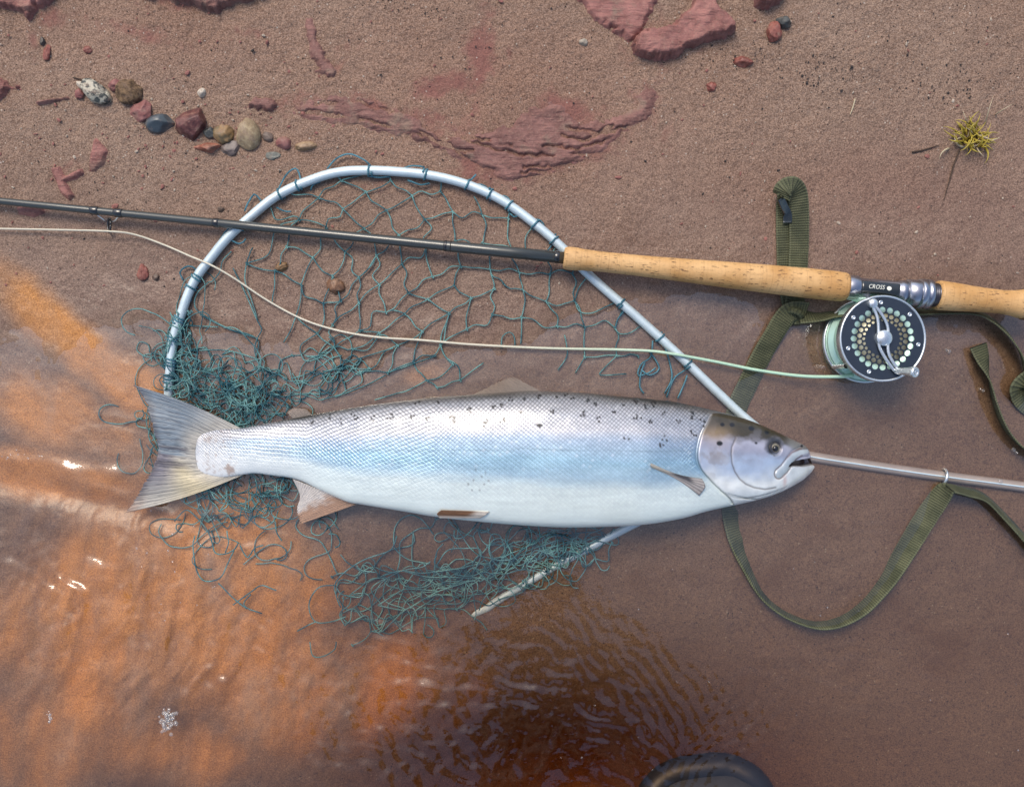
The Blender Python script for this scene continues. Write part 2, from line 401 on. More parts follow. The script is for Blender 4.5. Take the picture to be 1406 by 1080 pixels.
M_tube = simple('grey_shaft_tube', (0.33, 0.275, 0.240), 0.42, 0.05, 0.3, 30, coat=0.3)
M_fish = mat_fish(); M_fin = mat_fin('fin_membrane')
M_eye = simple('fish_pupil', (0.006, 0.006, 0.008), 0.08, 0.0, 0.1, coat=1.0)
M_iris = simple('fish_iris', (0.27, 0.25, 0.20), 0.3, 0.4, 0.4, 900)
M_flesh = simple('mouth_flesh', (0.09, 0.045, 0.038), 0.4, 0.0, 0.5, 200, coat=0.5)
M_grass = simple('yellow_grass', (0.42, 0.33, 0.050), 0.55, 0.0, 0.5, 90)
M_straw = simple('dry_straw', (0.50, 0.42, 0.28), 0.6, 0.0, 0.3, 90)
M_twig = simple('dark_twig', (0.06, 0.035, 0.022), 0.7, 0.0, 0.4, 200, 0.4, 500)
M_boot = simple('navy_boot_rubber', (0.012, 0.016, 0.034), 0.42, 0.0, 0.3, 40, 0.1, 400)
M_toe = simple('grey_blue_boot_fabric', (0.030, 0.037, 0.056), 0.6, 0.0, 0.2, 60, 0.3, 700)

# ------------------------------------------------------------------ ground and water
SHX = [-6000, -200, 0, 150, 250, 450, 700, 950, 1200, 1500, 7000]
SHY = [520, 480, 455, 450, 470, 492, 468, 418, 392, 372, 300]
def ground_z(X, Y):
    X = np.asarray(X, float); Y = np.asarray(Y, float)
    px, py = to_px(X, Y)
    t = (py - np.interp(px, SHX, SHY)) * S
    z = np.where(t > 0, -0.9 * np.tanh((0.030 * t + 0.02 * np.maximum(0, t - 0.30) + 0.06 * np.maximum(0, t - 0.75)) / 0.9), 2.2 * np.tanh(-0.075 * t / 2.2))
    near = np.exp(-((X / 3) ** 2 + (Y / 3) ** 2))
    z = z + (fbm(X * 9, Y * 9, 3, 3) - 0.5) * 0.0055 * (1 + 0.8 * sm(0.0, -0.3, t))
    z = z + (fbm(X * 60, Y * 60, 11, 3) - 0.5) * 0.0020
    z = z - 0.15 * gauss(px, py, 790, 1140, 270, 165, 4) - 0.015 * gauss(px, py, 560, 900, 200, 90) - 0.014 * gauss(px, py, 610, 815, 170, 55)
    z = z - 0.009 * gauss(px, py, 140, 690, 190, 20, 12)
    wq = px + 60 * (fbm(px / 90, py / 90, 63, 2) - .5)
    z = z + (fbm((wq + .3 * py) / 34, (py - .2 * wq) / 75, 65, 3) - .55) * 0.016 * np.maximum(gauss(px, py, 170, 880, 230, 200), .7 * gauss(px, py, 420, 930, 160, 130)) * sm(0.02, 0.12, t)
    flat = gauss(px, py, 640, 632, 430, 60)
    z = z * (1 - 0.75 * flat) - 0.005 * 0.75 * flat
    return z

def gz(px, py):
    return float(ground_z(*PX(px, py)[:2]))

def axis(lo, hi, step, far, n):
    core = np.arange(lo, hi + step * 0.5, step)
    g = np.geomspace(step, far, n)
    return np.concatenate([lo - g[::-1], core, hi + g])

gx = (axis(-60, 1466, 2.0, 78000, 46) - CX) * S
gy = (CY - axis(-60, 1140, 2.0, 78000, 46)[::-1]) * S
GX, GY = np.meshgrid(gx, gy, indexing='ij')
GXf, GYf = GX.ravel(), GY.ravel()
px, py = to_px(GXf, GYf)
gzv = ground_z(GXf, GYf)
red = np.zeros_like(px)
for (cx, cy, rx, ry, an, k) in [(662, 85, 17, 48, 8, 1.0), (620, 122, 62, 15, -22, .8), (775, 162, 40, 22, 10, .95), (885, 150, 20, 34, 15, .8), (484, 75, 22, 15, -20, .7), (470, 102, 30, 8, -50, .6),
                            (205, 60, 60, 9, 15, .6), (250, 18, 34, 14, 5, .7), (86, 42, 15, 13, 0, .7), (355, 58, 26, 6, 5, .5), (700, 230, 120, 22, -8, .75), (560, 165, 110, 22, 14, .6),
                            (100, 235, 26, 10, -35, .7), (880, 60, 50, 30, 20, .5), (60, 72, 8, 14, 0, .8), (47, 290, 22, 8, 5, .8), (20, 130, 26, 18, 0, .6), (440, 150, 60, 16, 5, .5), (830, 205, 70, 25, -15, .6)]:
    red = np.maximum(red, k * gauss(px, py, cx, cy, rx, ry, an) ** 0.6)
nz1 = fbm(px / 26, py / 26, 31, 4); nz2 = fbm(px / 7, py / 7, 37, 3)
red = sm(0.25, 0.95, red + (nz1 - 0.5) * 0.9 + (nz2 - 0.5) * 0.6) * sm(0, 0.15, red)
sun_patch = np.zeros_like(px)  # mask of sunlit patches, painted into the sand as orange colour
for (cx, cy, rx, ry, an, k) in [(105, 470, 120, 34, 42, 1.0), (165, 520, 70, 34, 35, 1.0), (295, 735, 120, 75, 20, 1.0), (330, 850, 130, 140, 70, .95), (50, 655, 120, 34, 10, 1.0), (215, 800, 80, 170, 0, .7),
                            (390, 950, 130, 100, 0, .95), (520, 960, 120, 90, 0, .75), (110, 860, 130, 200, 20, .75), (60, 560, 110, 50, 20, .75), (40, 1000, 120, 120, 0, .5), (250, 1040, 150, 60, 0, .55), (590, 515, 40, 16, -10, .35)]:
    sun_patch = np.maximum(sun_patch, k * gauss(px, py, cx, cy, rx, ry, an))
sun_patch = np.clip(sm(0.06, 0.80, sun_patch + (fbm(px / 70 + .4 * py / 70, py / 110, 41, 4) - 0.5) * 0.6), 0, 1) * sm(0.0, 0.25, sun_patch) * 0.95
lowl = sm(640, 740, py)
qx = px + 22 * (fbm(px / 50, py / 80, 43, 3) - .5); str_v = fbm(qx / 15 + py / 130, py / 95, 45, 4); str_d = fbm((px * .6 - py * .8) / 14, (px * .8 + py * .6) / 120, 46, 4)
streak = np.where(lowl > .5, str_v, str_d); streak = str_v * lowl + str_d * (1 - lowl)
sun_patch = np.clip(sun_patch * (0.84 + .34 * sm(.3, .75, streak)), 0, 1)  # streaks in the painted sunlight, standing in for caustics
peat = sm(0.0040, -0.0035, gzv + (fbm(px / 40, py / 40, 53, 3) - 0.5) * 0.002)
wet = sm(0.020, 0.004, gzv + (fbm(px / 70, py / 70, 51, 3) - 0.5) * 0.008)
grit = np.maximum.reduce([gauss(px, py, 1130, 100, 110, 45, -15), gauss(px, py, 1320, 110, 90, 50), 0.8 * gauss(px, py, 560, 20, 140, 30), gauss(px, py, 990, 80, 60, 20)]) * sm(0.45, 0.65, fbm(px / 18, py / 18, 61, 3))
me = mesh_np('ground', np.stack([GXf, GYf, gzv], 1), grid_faces(len(gx), len(gy)), {'red': red, 'ochre': sun_patch, 'wet': wet, 'grit': grit, 'peat': peat, 'film': sm(0.0055, 0.0005, gzv + (fbm(px / 25, py / 25, 57, 3) - 0.5) * 0.003), 'rosy': np.maximum.reduce([gauss(px, py, 690, 150, 260, 120, 8), .7 * gauss(px, py, 250, 60, 260, 60, 4), .6 * gauss(px, py, 1180, 260, 260, 60)])})  # the ochre attribute carries the painted sunlight
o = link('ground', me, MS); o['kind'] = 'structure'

def water_z(X, Y):
    px, py = to_px(X, Y)
    z = 0.00010 * np.sin(X * 60 + Y * 95) + 0.00008 * np.sin(X * 110 - Y * 70 + 1.3)
    def train(cx, cy, rx, ry, an, lam, dirdeg, amp, seed):
        k = 2 * math.pi / lam; c, s = math.cos(R(dirdeg)), math.sin(R(dirdeg))
        ph = 15.0 * fbm(px / 75, py / 75, seed, 4); amp = amp * 1.5 * sm(.30, .62, fbm(px / 45, py / 45, seed + 40, 3))
        return amp * gauss(px, py, cx, cy, rx, ry, an) * np.sin(k * (X * c + Y * s) + ph)
    z = z + train(905, 955, 150, 60, 30, 0.016, 28, 0.00045, 1) + train(860, 1000, 180, 60, 20, 0.021, 70, 0.00045, 2)
    z = z + train(650, 940, 200, 60, 8, 0.024, 80, 0.00075, 3) + train(480, 990, 130, 80, 0, 0.020, 35, 0.0008, 4) + train(560, 1040, 160, 60, 0, 0.030, 60, 0.0006, 5)
    z = z + train(130, 800, 170, 150, 0, 0.050, 12, 0.0015, 6) + train(60, 840, 110, 130, 0, 0.026, 5, 0.0006, 16) + train(120, 570, 120, 40, 20, 0.030, 60, 0.0004, 18) + train(330, 880, 120, 90, 0, 0.018, 20, 0.0003, 17) + train(200, 900, 170, 130, 0, 0.035, -20, 0.0007, 7) + train(300, 740, 120, 50, 10, 0.022, 75, 0.0005, 8)
    z = z + train(1180, 725, 60, 14, 0, 0.012, 85, 0.00025, 9) + train(1010, 1010, 90, 50, -30, 0.014, -40, 0.0004, 10)
    z = z + train(760, 870, 160, 50, 30, 0.013, 40, 0.00018, 12)
    nz = (fbm(px / 16, py / 16, 71, 3) - 0.5)
    z = z + train(1180, 930, 160, 60, 0, 0.03, 70, 0.0004, 21) + train(600, 880, 220, 60, 0, 0.022, 65, 0.0004, 22) + train(390, 900, 130, 90, 0, 0.024, 40, 0.0007, 23)
    z = z + 0.0042 * nz * (gauss(px, py, 540, 990, 240, 100) + 0.5 * gauss(px, py, 330, 820, 150, 110) + 0.45 * gauss(px, py, 860, 980, 160, 70))
    nz3 = fbm((px + .5 * py) / 26, py / 60, 75, 3) - .5
    z = z + 0.0030 * nz3 * (gauss(px, py, 130, 860, 200, 190) + .7 * gauss(px, py, 330, 800, 130, 110))
    for pts, wd, hh in [([(-40, 622), (40, 632), (90, 642), (160, 650), (195, 642)], 9, .0014), ([(90, 642), (130, 668), (180, 690), (245, 708)], 10, .0014), ([(250, 712), (300, 705), (360, 722)], 9, .0010), ([(0, 770), (60, 790), (120, 840)], 10, .0009), ([(150, 760), (175, 830), (165, 900)], 7, .0010), ([(230, 770), (245, 840), (250, 930)], 7, .0009), ([(80, 800), (90, 870), (70, 930)], 7, .0010), ([(245, 640), (195, 655), (150, 655)], 9, .0015), ([(20, 690), (90, 720), (150, 760)], 14, .001)]:
        d = pl_dist(px, py + 6 * (fbm(px / 30, py / 30, 81, 2) - 0.5) * 2, pts); z = z + hh * np.exp(-(d / wd) ** 2)
    return z
wx = (axis(-60, 1466, 3.0, 75000, 30) - CX) * S
wy = (CY - axis(-60, 1140, 3.0, 75000, 30)[::-1]) * S
WX, WY = np.meshgrid(wx, wy, indexing='ij'); WXf, WYf = WX.ravel(), WY.ravel()
pxw, pyw = to_px(WXf, WYf)
inside = sm(-60, 0, pxw) * sm(1466, 1406, pxw) * sm(-60, 0, pyw) * sm(1140, 1080, pyw)
WZ = water_z(WXf, WYf) * inside
nu, nv = len(wx), len(wy)
V = np.stack([WXf, WYf, WZ], 1); F = fix_tris(grid_faces(nu, nv))
ring = [i * nv for i in range(nu)] + [(nu - 1) * nv + j for j in range(1, nv)] + [i * nv + nv - 1 for i in range(nu - 2, -1, -1)] + [j for j in range(nv - 2, 0, -1)]
k0 = len(V); VB = V[ring].copy(); VB[:, 2] = -1.6
V = np.vstack([V, VB]); n = len(ring)
F += [(ring[(i + 1) % n], ring[i], k0 + i, k0 + (i + 1) % n) for i in range(n)]
F.append(tuple(k0 + i for i in range(n)))
me = bpy.data.meshes.new('water'); me.from_pydata(V.tolist(), [], F)
bm = bmesh.new(); bm.from_mesh(me); bmesh.ops.recalc_face_normals(bm, faces=bm.faces); bm.to_mesh(me); bm.free()
o = link('water', me, MW); o['kind'] = 'structure'

# ------------------------------------------------------------------ rock slabs
def rock(name, poly, h, label, mat, tilt=(0, 0), edge=7, cracks=(), strata=0.0, rough=1.0, seed=0, res=1.6, dust=0.5, group=None):
    xs = np.array([p[0] for p in poly]); ys = np.array([p[1] for p in poly])
    x = np.arange(xs.min() - 8, xs.max() + 8 + res, res); y = np.arange(ys.min() - 8, ys.max() + 8 + res, res)
    A, B = np.meshgrid(x, y, indexing='ij')
    wob = (fbm(A / 14, B / 14, seed + 5, 3) - 0.5) * 14 * rough + (fbm(A / 4, B / 4, seed + 6, 2) - 0.5) * 5 * rough
    sd_ = poly_sd(A, B, poly) + wob
    prof = sm(-1, edge, sd_) * 1.25 - 0.25
    cx, cy = xs.mean(), ys.mean()
    z = prof * h + ((A - cx) * tilt[0] + (B - cy) * tilt[1]) * h / 60.0 * sm(0, edge, sd_)
    z = z + (fbm(A / 30, B / 30, seed, 4) - 0.5) * h * 0.9 * sm(0, 10, sd_)
    if strata:
        q = (fbm(A / 45, B / 18, seed + 9, 3) * 5 + (B * 0.8 + A * -0.25) / 16.0); fr = q - np.floor(q)
        z = z + strata * (sm(0, 0.85, fr) * (1 - sm(0.9, 1.0, fr))) * sm(0, 8, sd_)
    for c in cracks:
        d = pl_dist(A + 6 * (fbm(A / 9, B / 9, seed + 3, 2) - .5), B + 8 * (fbm(A / 8, B / 8, seed + 4, 2) - .5), c)
        z = z - 0.0075 * np.exp(-(d / 1.9) ** 2) * sm(.25, .5, fbm(A / 22, B / 22, seed + 13, 2))
    keep = sd_ > -3.5
    X, Y = (A - CX) * S, (CY - B) * S
    Z = ground_z(X, Y) + np.where(sd_ > -2.5, z, -0.006)
    idx = -np.ones(A.shape, int)
    cell = keep[:-1, :-1] & keep[1:, :-1] & keep[:-1, 1:] & keep[1:, 1:]
    used = np.zeros(A.shape, bool); used[:-1, :-1] |= cell; used[1:, :-1] |= cell; used[:-1, 1:] |= cell; used[1:, 1:] |= cell
    idx[used] = np.arange(used.sum())
    f = np.stack([idx[:-1, :-1][cell], idx[1:, :-1][cell], idx[1:, 1:][cell], idx[:-1, 1:][cell]], -1)[:, ::-1]
    Vt = np.stack([X[used], Y[used], Z[used]], 1); nV = len(Vt)
    # closed underside
    Vb = Vt.copy(); Vb[:, 2] = ground_z(Vb[:, 0], Vb[:, 1]) - 0.02
    e = {}
    for q in f.tolist():
        for a, b in zip(q, q[1:] + q[:1]): e[(a, b)] = e.get((a, b), 0) + 1
    side = [(b, a, a + nV, b + nV) for (a, b) in e if (b, a) not in e]
    F = np.vstack([f, f[:, ::-1] + nV, np.array(side)])
    me = mesh_np(name, np.vstack([Vt, Vb]), F, {'dust': np.full(2 * nV, dust)})
    o = link(name, me, mat); tagged(o, label, 'rock', group or 'rock slabs bedded in the sand')
    return o

rock('sandstone_slab', [(-40, -40), (135, -40), (118, 0), (100, 12), (84, 20), (70, 27), (58, 38), (44, 34), (20, 30), (-8, 27), (-40, 30)], 0.010, 'pale pink sandstone slab with ragged edge next to the dusty mudstone ledge', M_red, (0.1, 0.5), seed=1, dust=0.35)
rock('mudstone_ledge', [(170, -40), (430, -40), (402, 0), (385, 12), (350, 21), (312, 33), (287, 31), (272, 22), (240, 18), (215, 12), (188, 6)], 0.010, 'dusty purple mudstone ledge with a dark undercut curved edge', M_purple, (0.0, 0.55), seed=2, strata=.002, dust=0.9)
rock('sandstone_slab', [(740, -30), (868, -30), (880, 0), (897, 15), (888, 40), (876, 58), (858, 68), (842, 56), (812, 46), (798, 24), (772, 10)], 0.006, 'flat red sandstone slab half covered by sand beside the lobed slab', M_red, (0, 0.2), seed=3, dust=0.9)
rock('sandstone_slab', [(862, 64), (885, 52), (915, 46), (935, 28), (948, 10), (955, -30), (985, -30), (978, 22), (1000, 38), (1006, 55), (988, 66), (952, 74), (922, 90), (895, 96), (872, 88), (860, 76)], 0.015, 'thick lobed red sandstone slab with a dark undercut front edge', M_red, (0.05, 0.4), seed=4, dust=0.2)
rock('sandstone_block', [(1002, -30), (1075, -30), (1070, 10), (1060, 22), (1045, 31), (1026, 22), (1012, 4)], 0.016, 'red sandstone block with a small dark pebble at its foot', M_red, (0, 0.3), seed=5, dust=0.2)
rock('sandstone_slab', [(-40, 95), (0, 108), (24, 118), (40, 130), (26, 142), (8, 153), (-40, 160)], 0.008, 'low pink sandstone slab half sunk beside the thin mudstone strip', M_red, (0.3, 0.3), seed=6, dust=0.5)
rock('layered_mudstone', [(398, 158), (440, 140), (500, 142), (560, 162), (610, 182), (655, 190), (700, 176), (735, 150), (772, 146), (795, 172), (835, 170), (870, 150), (878, 122), (897, 126), (904, 154), (884, 174), (852, 190), (824, 212), (792, 228), (760, 240), (720, 252), (690, 255), (655, 236), (610, 212), (560, 196), (500, 184), (430, 176)], 0.0030,
     'long layered purple mudstone outcrop with dark cracks above the net hoop', M_purple, (0.02, 0.45), edge=12, seed=7, strata=0.0009, dust=0.9,
     cracks=[[(486, 128), (540, 150), (600, 185), (660, 205), (720, 220)], [(440, 152), (500, 150), (560, 168), (620, 198)], [(640, 225), (690, 252), (740, 250)], [(700, 215), (760, 220), (810, 216)], [(770, 192), (800, 200), (840, 178)], [(720, 232), (780, 232)], [(600, 190), (650, 230)], [(410, 160), (460, 166), (520, 176), (580, 194)], [(530, 150), (575, 172), (630, 190), (700, 205)], [(660, 238), (720, 240), (770, 236)], [(745, 205), (790, 210), (835, 196)], [(770, 180), (820, 190), (860, 180)], [(560, 175), (600, 200), (650, 215)]])
rock('mudstone_ridge', [(428, 40), (436, 42), (444, 70), (456, 92), (466, 108), (458, 118), (440, 112), (424, 114), (442, 106), (434, 84)], 0.0035, 'thin crooked mudstone ridge poking out of the sand', M_purple, (0.3, 0.3), edge=4, seed=8, dust=0.8)
rock('mudstone_ledge', [(340, 158), (356, 140), (384, 146), (388, 156), (372, 161)], 0.006, 'small sandy mudstone ledge behind the cream pebble', M_purple, (0.1, 0.4), edge=4, seed=9, dust=0.9)
rock('sandstone_block', [(1365, -40), (1460, -40), (1460, 14), (1408, 14), (1385, 6)], 0.02, 'dark red sandstone block on the sand beyond the grass tuft', M_red, (0.2, 0.2), seed=10, dust=0.1)
rock('red_sliver', [(130, 240), (137, 200), (142, 194), (158, 214), (152, 232), (140, 240)], 0.004, 'triangular red stone sliver lying in sand above the rod', M_red, (0.1, 0.2), edge=4, seed=11, rough=0.35, dust=0.5)
rock('red_sliver', [(80, 236), (92, 232), (98, 246), (122, 236), (126, 244), (104, 252), (98, 254), (110, 272), (102, 280), (90, 268), (84, 250)], 0.005, 'crooked forked red stone flake beside the rod', M_red, (0.1, 0.2), edge=4, seed=12, rough=0.35, dust=0.4)
rock('red_sliver', [(30, 288), (42, 284), (66, 286), (70, 296), (52, 300), (32, 298)], 0.004, 'flat red stone flake partly under the rod blank', M_red, (0, 0.2), edge=4, seed=13, rough=0.3, dust=0.4)
rock('mudstone_strip', [(62, 149), (80, 145), (106, 141), (110, 145), (92, 149), (68, 154)], 0.006, 'thin dark edged mudstone strip lying beside the mottled pebble', M_purple, (0, 0.6), edge=3, seed=14, rough=0.2, dust=0.2)

# ------------------------------------------------------------------ pebbles
def pebble(name, cx, cy, rx, ry, ang, hz, mat, label, sub=4, rough=0.20, flat=1.0, seed=0, power=2.0, sink=0.92, dz=0.0, group=None, facets=0):
    bm = bmesh.new(); bmesh.ops.create_icosphere(bm, subdivisions=sub, radius=1.0)
    rs = np.random.default_rng(seed + 100)
    co = np.array([v.co[:] for v in bm.verts])
    facets = facets or 5; wide = facets <= 5
    if facets:
        for i in range(facets):
            nrm = rs.normal(size=3); nrm[2] = abs(nrm[2]) * 0.8 if i < facets * 0.7 else nrm[2]; nrm /= np.linalg.norm(nrm)
            d = rs.uniform(0.74, 0.95) if wide else rs.uniform(0.55, 0.82); q = co @ nrm
            co = co - np.outer(np.maximum(0, q - d), nrm)
    r = 1 + rough * ((fbm(co[:, 0] * 2 + seed, co[:, 1] * 2 + co[:, 2] * 1.7, seed, 4) - 0.5) * 2)
    co = co * r[:, None]
    k = S
    co = co * np.array([rx * k, ry * k, hz])
    a = R(-ang); c, s = math.cos(a), math.sin(a)
    xy = np.stack([co[:, 0] * c - co[:, 1] * s, co[:, 0] * s + co[:, 1] * c], 1)
    base = gz(cx, cy)
    zz = base + hz * (1 - sink) + dz
    X, Y, _ = PX(cx, cy, zz)
    for v, (x, y), z in zip(bm.verts, xy, co[:, 2]): v.co = (x, y, z)
    me = bpy.data.meshes.new(name); bm.to_mesh(me); bm.free()
    o = link(name, me, mat); o.location = (X, Y, zz)
    tagged(o, label, 'pebble' if 'pebble' in name else 'stone', group or 'pebbles and stones lying on the sand'); return o

pk = mat_pebble('pink_stone', (0.24, 0.085, 0.075), (0.36, 0.165, 0.145), 90, 0.7)
rd = mat_pebble('red_stone', (0.17, 0.045, 0.032), (0.34, 0.115, 0.085), 120, 0.55)
pebble('pebble', 131, 126, 23, 14, 32, .012, mat_pebble('mottled_stone', (0.035, 0.045, 0.042), (0.58, 0.54, 0.42), 130, 0.5, 0.5, (0.42, 0.56)), 'mottled black and cream pebble', seed=1, rough=.2)
pebble('pebble', 114, 118, 10, 5, 30, .007, mat_pebble('cream_stone', (0.50, 0.42, 0.32), (0.70, 0.62, 0.50), 90), 'small cream pointed pebble touching the mottled pebble', seed=2, facets=5)
pebble('pebble', 158, 117, 9, 8, 0, .007, pk, 'small round pink pebble between mottled and brown pebbles', seed=3)
pebble('pebble', 109, 129, 6, 7, 0, .004, pk, 'tiny pink pebble under the pointed cream pebble', seed=33)
pebble('pebble', 177, 127, 17, 17, 0, .013, mat_pebble('gritty_brown_stone', (0.09, 0.05, 0.025), (0.30, 0.19, 0.10), 240, 0.8, 1.0, coat=0), 'rough pitted brown conglomerate pebble', seed=4, rough=.22)
pebble('flat_stone', 194, 152, 18, 15, -15, .008, pk, 'flat angular pink stone touching the slate grey pebble', seed=5, facets=9)
pebble('pebble', 220, 170, 20, 12.5, -10, .012, mat_pebble('slate_stone', (0.040, 0.055, 0.065), (0.075, 0.095, 0.108), 60, 0.4, 0.1, coat=0.4), 'smooth oval slate grey pebble', seed=6, rough=.04)
pebble('stone', 266, 171, 30, 19, -38, .020, mat_pebble('dark_red_stone', (0.075, 0.022, 0.022), (0.24, 0.085, 0.07), 70, 0.5, 0.8), 'large angular dark red stone with a shadowed face', seed=7, facets=12, rough=.18)
pebble('pebble', 307, 184, 13, 13, 0, .008, mat_pebble('amber_stone', (0.13, 0.10, 0.05), (0.34, 0.20, 0.08), 90), 'olive and amber pebble between red stone and cream pebble', seed=8)
pebble('pebble', 289, 182, 9, 8, 0, .006, mat_pebble('dark_grey_stone', (0.05, 0.055, 0.05), (0.11, 0.11, 0.10), 90), 'small dark grey pebble under the large red stone', seed=9)
pebble('flat_stone', 318, 204, 16, 10, -25, .005, mat_pebble('grey_stone', (0.13, 0.10, 0.09), (0.20, 0.165, 0.15), 60), 'flat grey stone half sunk below the cream pebble', seed=10, facets=7)
pebble('stone', 285, 202, 18, 8, 5, .008, mat_pebble('orange_red_stone', (0.20, 0.055, 0.03), (0.42, 0.17, 0.11), 130), 'wedge shaped orange red stone', seed=11, facets=9)
pebble('pebble', 340, 184, 17, 22, -15, .013, mat_pebble('buff_stone', (0.28, 0.20, 0.11), (0.46, 0.36, 0.22), 200, 0.65, 0.5), 'speckled cream oval pebble, the palest of the large ones', seed=12, rough=.06)
pebble('pebble', 368, 188, 9, 6, 30, .004, mat_pebble('dull_stone', (0.13, 0.09, 0.07), (0.2, 0.15, 0.12), 90), 'small dull brown pebble beside the cream oval pebble', seed=13)
pebble('pebble', 390, 197, 11, 8.5, 10, .008, pk, 'small smooth pink pebble beside the tan stone', seed=14, rough=.06)
pebble('stone', 418, 202, 17, 7, -10, .006, mat_pebble('tan_stone', (0.26, 0.16, 0.08), (0.42, 0.29, 0.17), 110), 'long tan stone chip next to the net hoop', seed=15, facets=6)
pebble('pebble', 375, 214, 11, 6, 0, .003, mat_pebble('green_grey_stone', (0.12, 0.13, 0.11), (0.21, 0.21, 0.18), 110), 'sunken greenish grey pebble', seed=16)
pebble('pebble', 277, 127, 5, 6.5, 20, .005, mat_pebble('white_stone', (0.5, 0.42, 0.33), (0.72, 0.66, 0.55), 90), 'tiny white pebble above the large red stone', seed=17, facets=5)
pebble('pebble', 195, 374, 8.5, 12, -12, .006, rd, 'small reddish pebble outside the hoop next to the fly line', seed=18, facets=7)
pebble('pebble', 214, 380, 5, 5, 0, .004, mat_pebble('brown_stone', (0.08, 0.05, 0.035), (0.17, 0.11, 0.08), 90), 'tiny brown pebble beside the reddish one by the hoop', seed=19)
pebble('stone_chip', 1020, 85, 15, 7.5, 18, .006, rd, 'bright red stone chip before the lobed slab', seed=20, facets=8)
pebble('stone_chip', 977, 120, 10, 7, -20, .004, rd, 'small dull red stone chip farther from the lobed slab', seed=21, facets=8)
pebble('stone_chip', 1061, 44, 12, 14, 0, .008, rd, 'red stone chip under the dark pebble and red block', seed=22, facets=9)
pebble('pebble', 1076, 31, 11, 8, 10, .008, mat_pebble('black_stone', (0.022, 0.025, 0.024), (0.08, 0.085, 0.08), 90), 'small black and grey pebble at the foot of the red block', seed=23)
pebble('stone_chip', 64, 72, 6.5, 11, 5, .004, rd, 'small upright red chip near the pink corner slab', seed=24, facets=6)
pebble('stone_chip', 120, 69, 6.5, 5, 0, .003, rd, 'tiny red chip near the mudstone ledge', seed=25)
pebble('stone_chip', 58, 57, 3.5, 6, 0, .003, mat_pebble('black_chip', (0.03, 0.025, 0.02), (0.08, 0.06, 0.05), 90), 'tiny blackish chip near the pink corner slab', seed=26)
pebble('pebble', 801, 58, 6, 5, 0, .003, mat_pebble('pale_stone', (0.30, 0.25, 0.19), (0.42, 0.37, 0.30), 90), 'tiny pale pebble beside the half buried flat slab', seed=27)
pebble('pebble', 387, 366, 9, 6, -20, .005, mat_pebble('ochre_stone', (0.16, 0.085, 0.03), (0.29, 0.17, 0.08), 90), 'small ochre brown pebble under the netting', seed=28)
pebble('pebble', 461, 393, 13, 11, 30, .008, mat_pebble('orange_brown_stone', (0.13, 0.06, 0.03), (0.32, 0.17, 0.09), 110), 'orange brown pebble showing through a net opening', seed=29)
pebble('pebble', 303, 287, 5, 4, 0, .003, mat_pebble('umber_stone', (0.08, 0.05, 0.035), (0.15, 0.10, 0.07), 90), 'tiny umber pebble behind the rod by the hoop', seed=30)

# ------------------------------------------------------------------ salmon
TOP = [(252, 595), (262, 593), (280, 590.5), (300, 589), (325, 588), (370, 580), (400, 574), (450, 565), (520, 554), (600, 545), (700, 538), (735, 536.5), (800, 539), (850, 543.5), (910, 549), (935, 553), (982, 563.5), (1025, 575), (1063, 590), (1095, 604.5), (1110, 611), (1117, 616), (1121, 623), (1124, 634), (1127, 641)]
BOT = [(252, 650), (262, 652), (280, 655), (300, 657), (330, 653), (345, 651.5), (365, 654), (403, 660), (440, 676), (475, 690), (500, 694), (557, 702.5), (600, 709), (671, 716), (728, 720), (784, 722), (850, 720.5), (893, 717.5), (935, 711), (969, 702), (999, 695.5), (1042, 686.5), (1074, 677), (1106, 663), (1117, 656), (1123, 651), (1127, 645)]
fx = np.arange(254, 1127.01, 1.0)
def interp_s(pts):
    p = spline(pts, 1500); return np.interp(fx, p[:, 0], p[:, 1])
ft, fb = interp_s(TOP), interp_s(BOT)
THX = [254, 262, 300, 340, 400, 500, 620, 760, 880, 950, 1000, 1050, 1090, 1115, 1127]
THZ = [.0030, .0065, .0145, .024, .036, .058, .076, .086, .082, .072, .064, .050, .032, .019, .008]
th = np.interp(fx, [p for p in THX], THZ); th = np.convolve(np.pad(th, 10, 'edge'), np.ones(21) / 21, 'valid')
endk = np.sqrt(np.clip(1 - (np.clip(266 - fx, 0, 12.0) / 12.2) ** 2, 0, 1)); mid_ = (ft + fb) / 2; ft = mid_ - (mid_ - ft) * endk; fb = mid_ + (fb - mid_) * endk; th = th * endk
hpx = fb - ft
ZC0 = 0.032
zg = np.array([gz(x, 630) for x in fx]); zg = np.convolve(np.pad(zg, 60, 'edge'), np.ones(121) / 121, 'valid')
zc = zg + np.maximum(th * 0.5 - 0.004, 0) + 0.013 * sm(430, 290, fx) + 0.009 * sm(960, 1100, fx)
NT, NB = 150, 44
ang = np.concatenate([np.linspace(0, math.pi, NT, endpoint=False), np.linspace(math.pi, 2 * math.pi, NB, endpoint=False)])
ca, sa = np.cos(ang), np.sin(ang)
cyp = (ft + fb) / 2
PXX = np.repeat(fx[:, None], len(ang), 1)
PYY = cyp[:, None] - hpx[:, None] / 2 * ca[None, :]        # ang 0 = back (top), pi = belly
sgn = np.sign(sa); e = np.where(sa > 0, 0.58, 0.9)
ZZ = zc[:, None] + (th[:, None] / 2) * (np.abs(sa) ** e * sgn)[None, :]
top = (sa > 0.02)[None, :] & np.ones_like(PXX, bool)
v01 = (PYY - ft[:, None]) / hpx[:, None]
W_ = np.where(top, np.clip(sa[None, :] * 3, 0, 1), 0)      # fades feature relief out at the silhouette
GILL = [(975, 566), (969, 575), (957, 594), (950.5, 620), (955, 639), (969, 656), (985, 671), (997, 681), (1006, 692)]
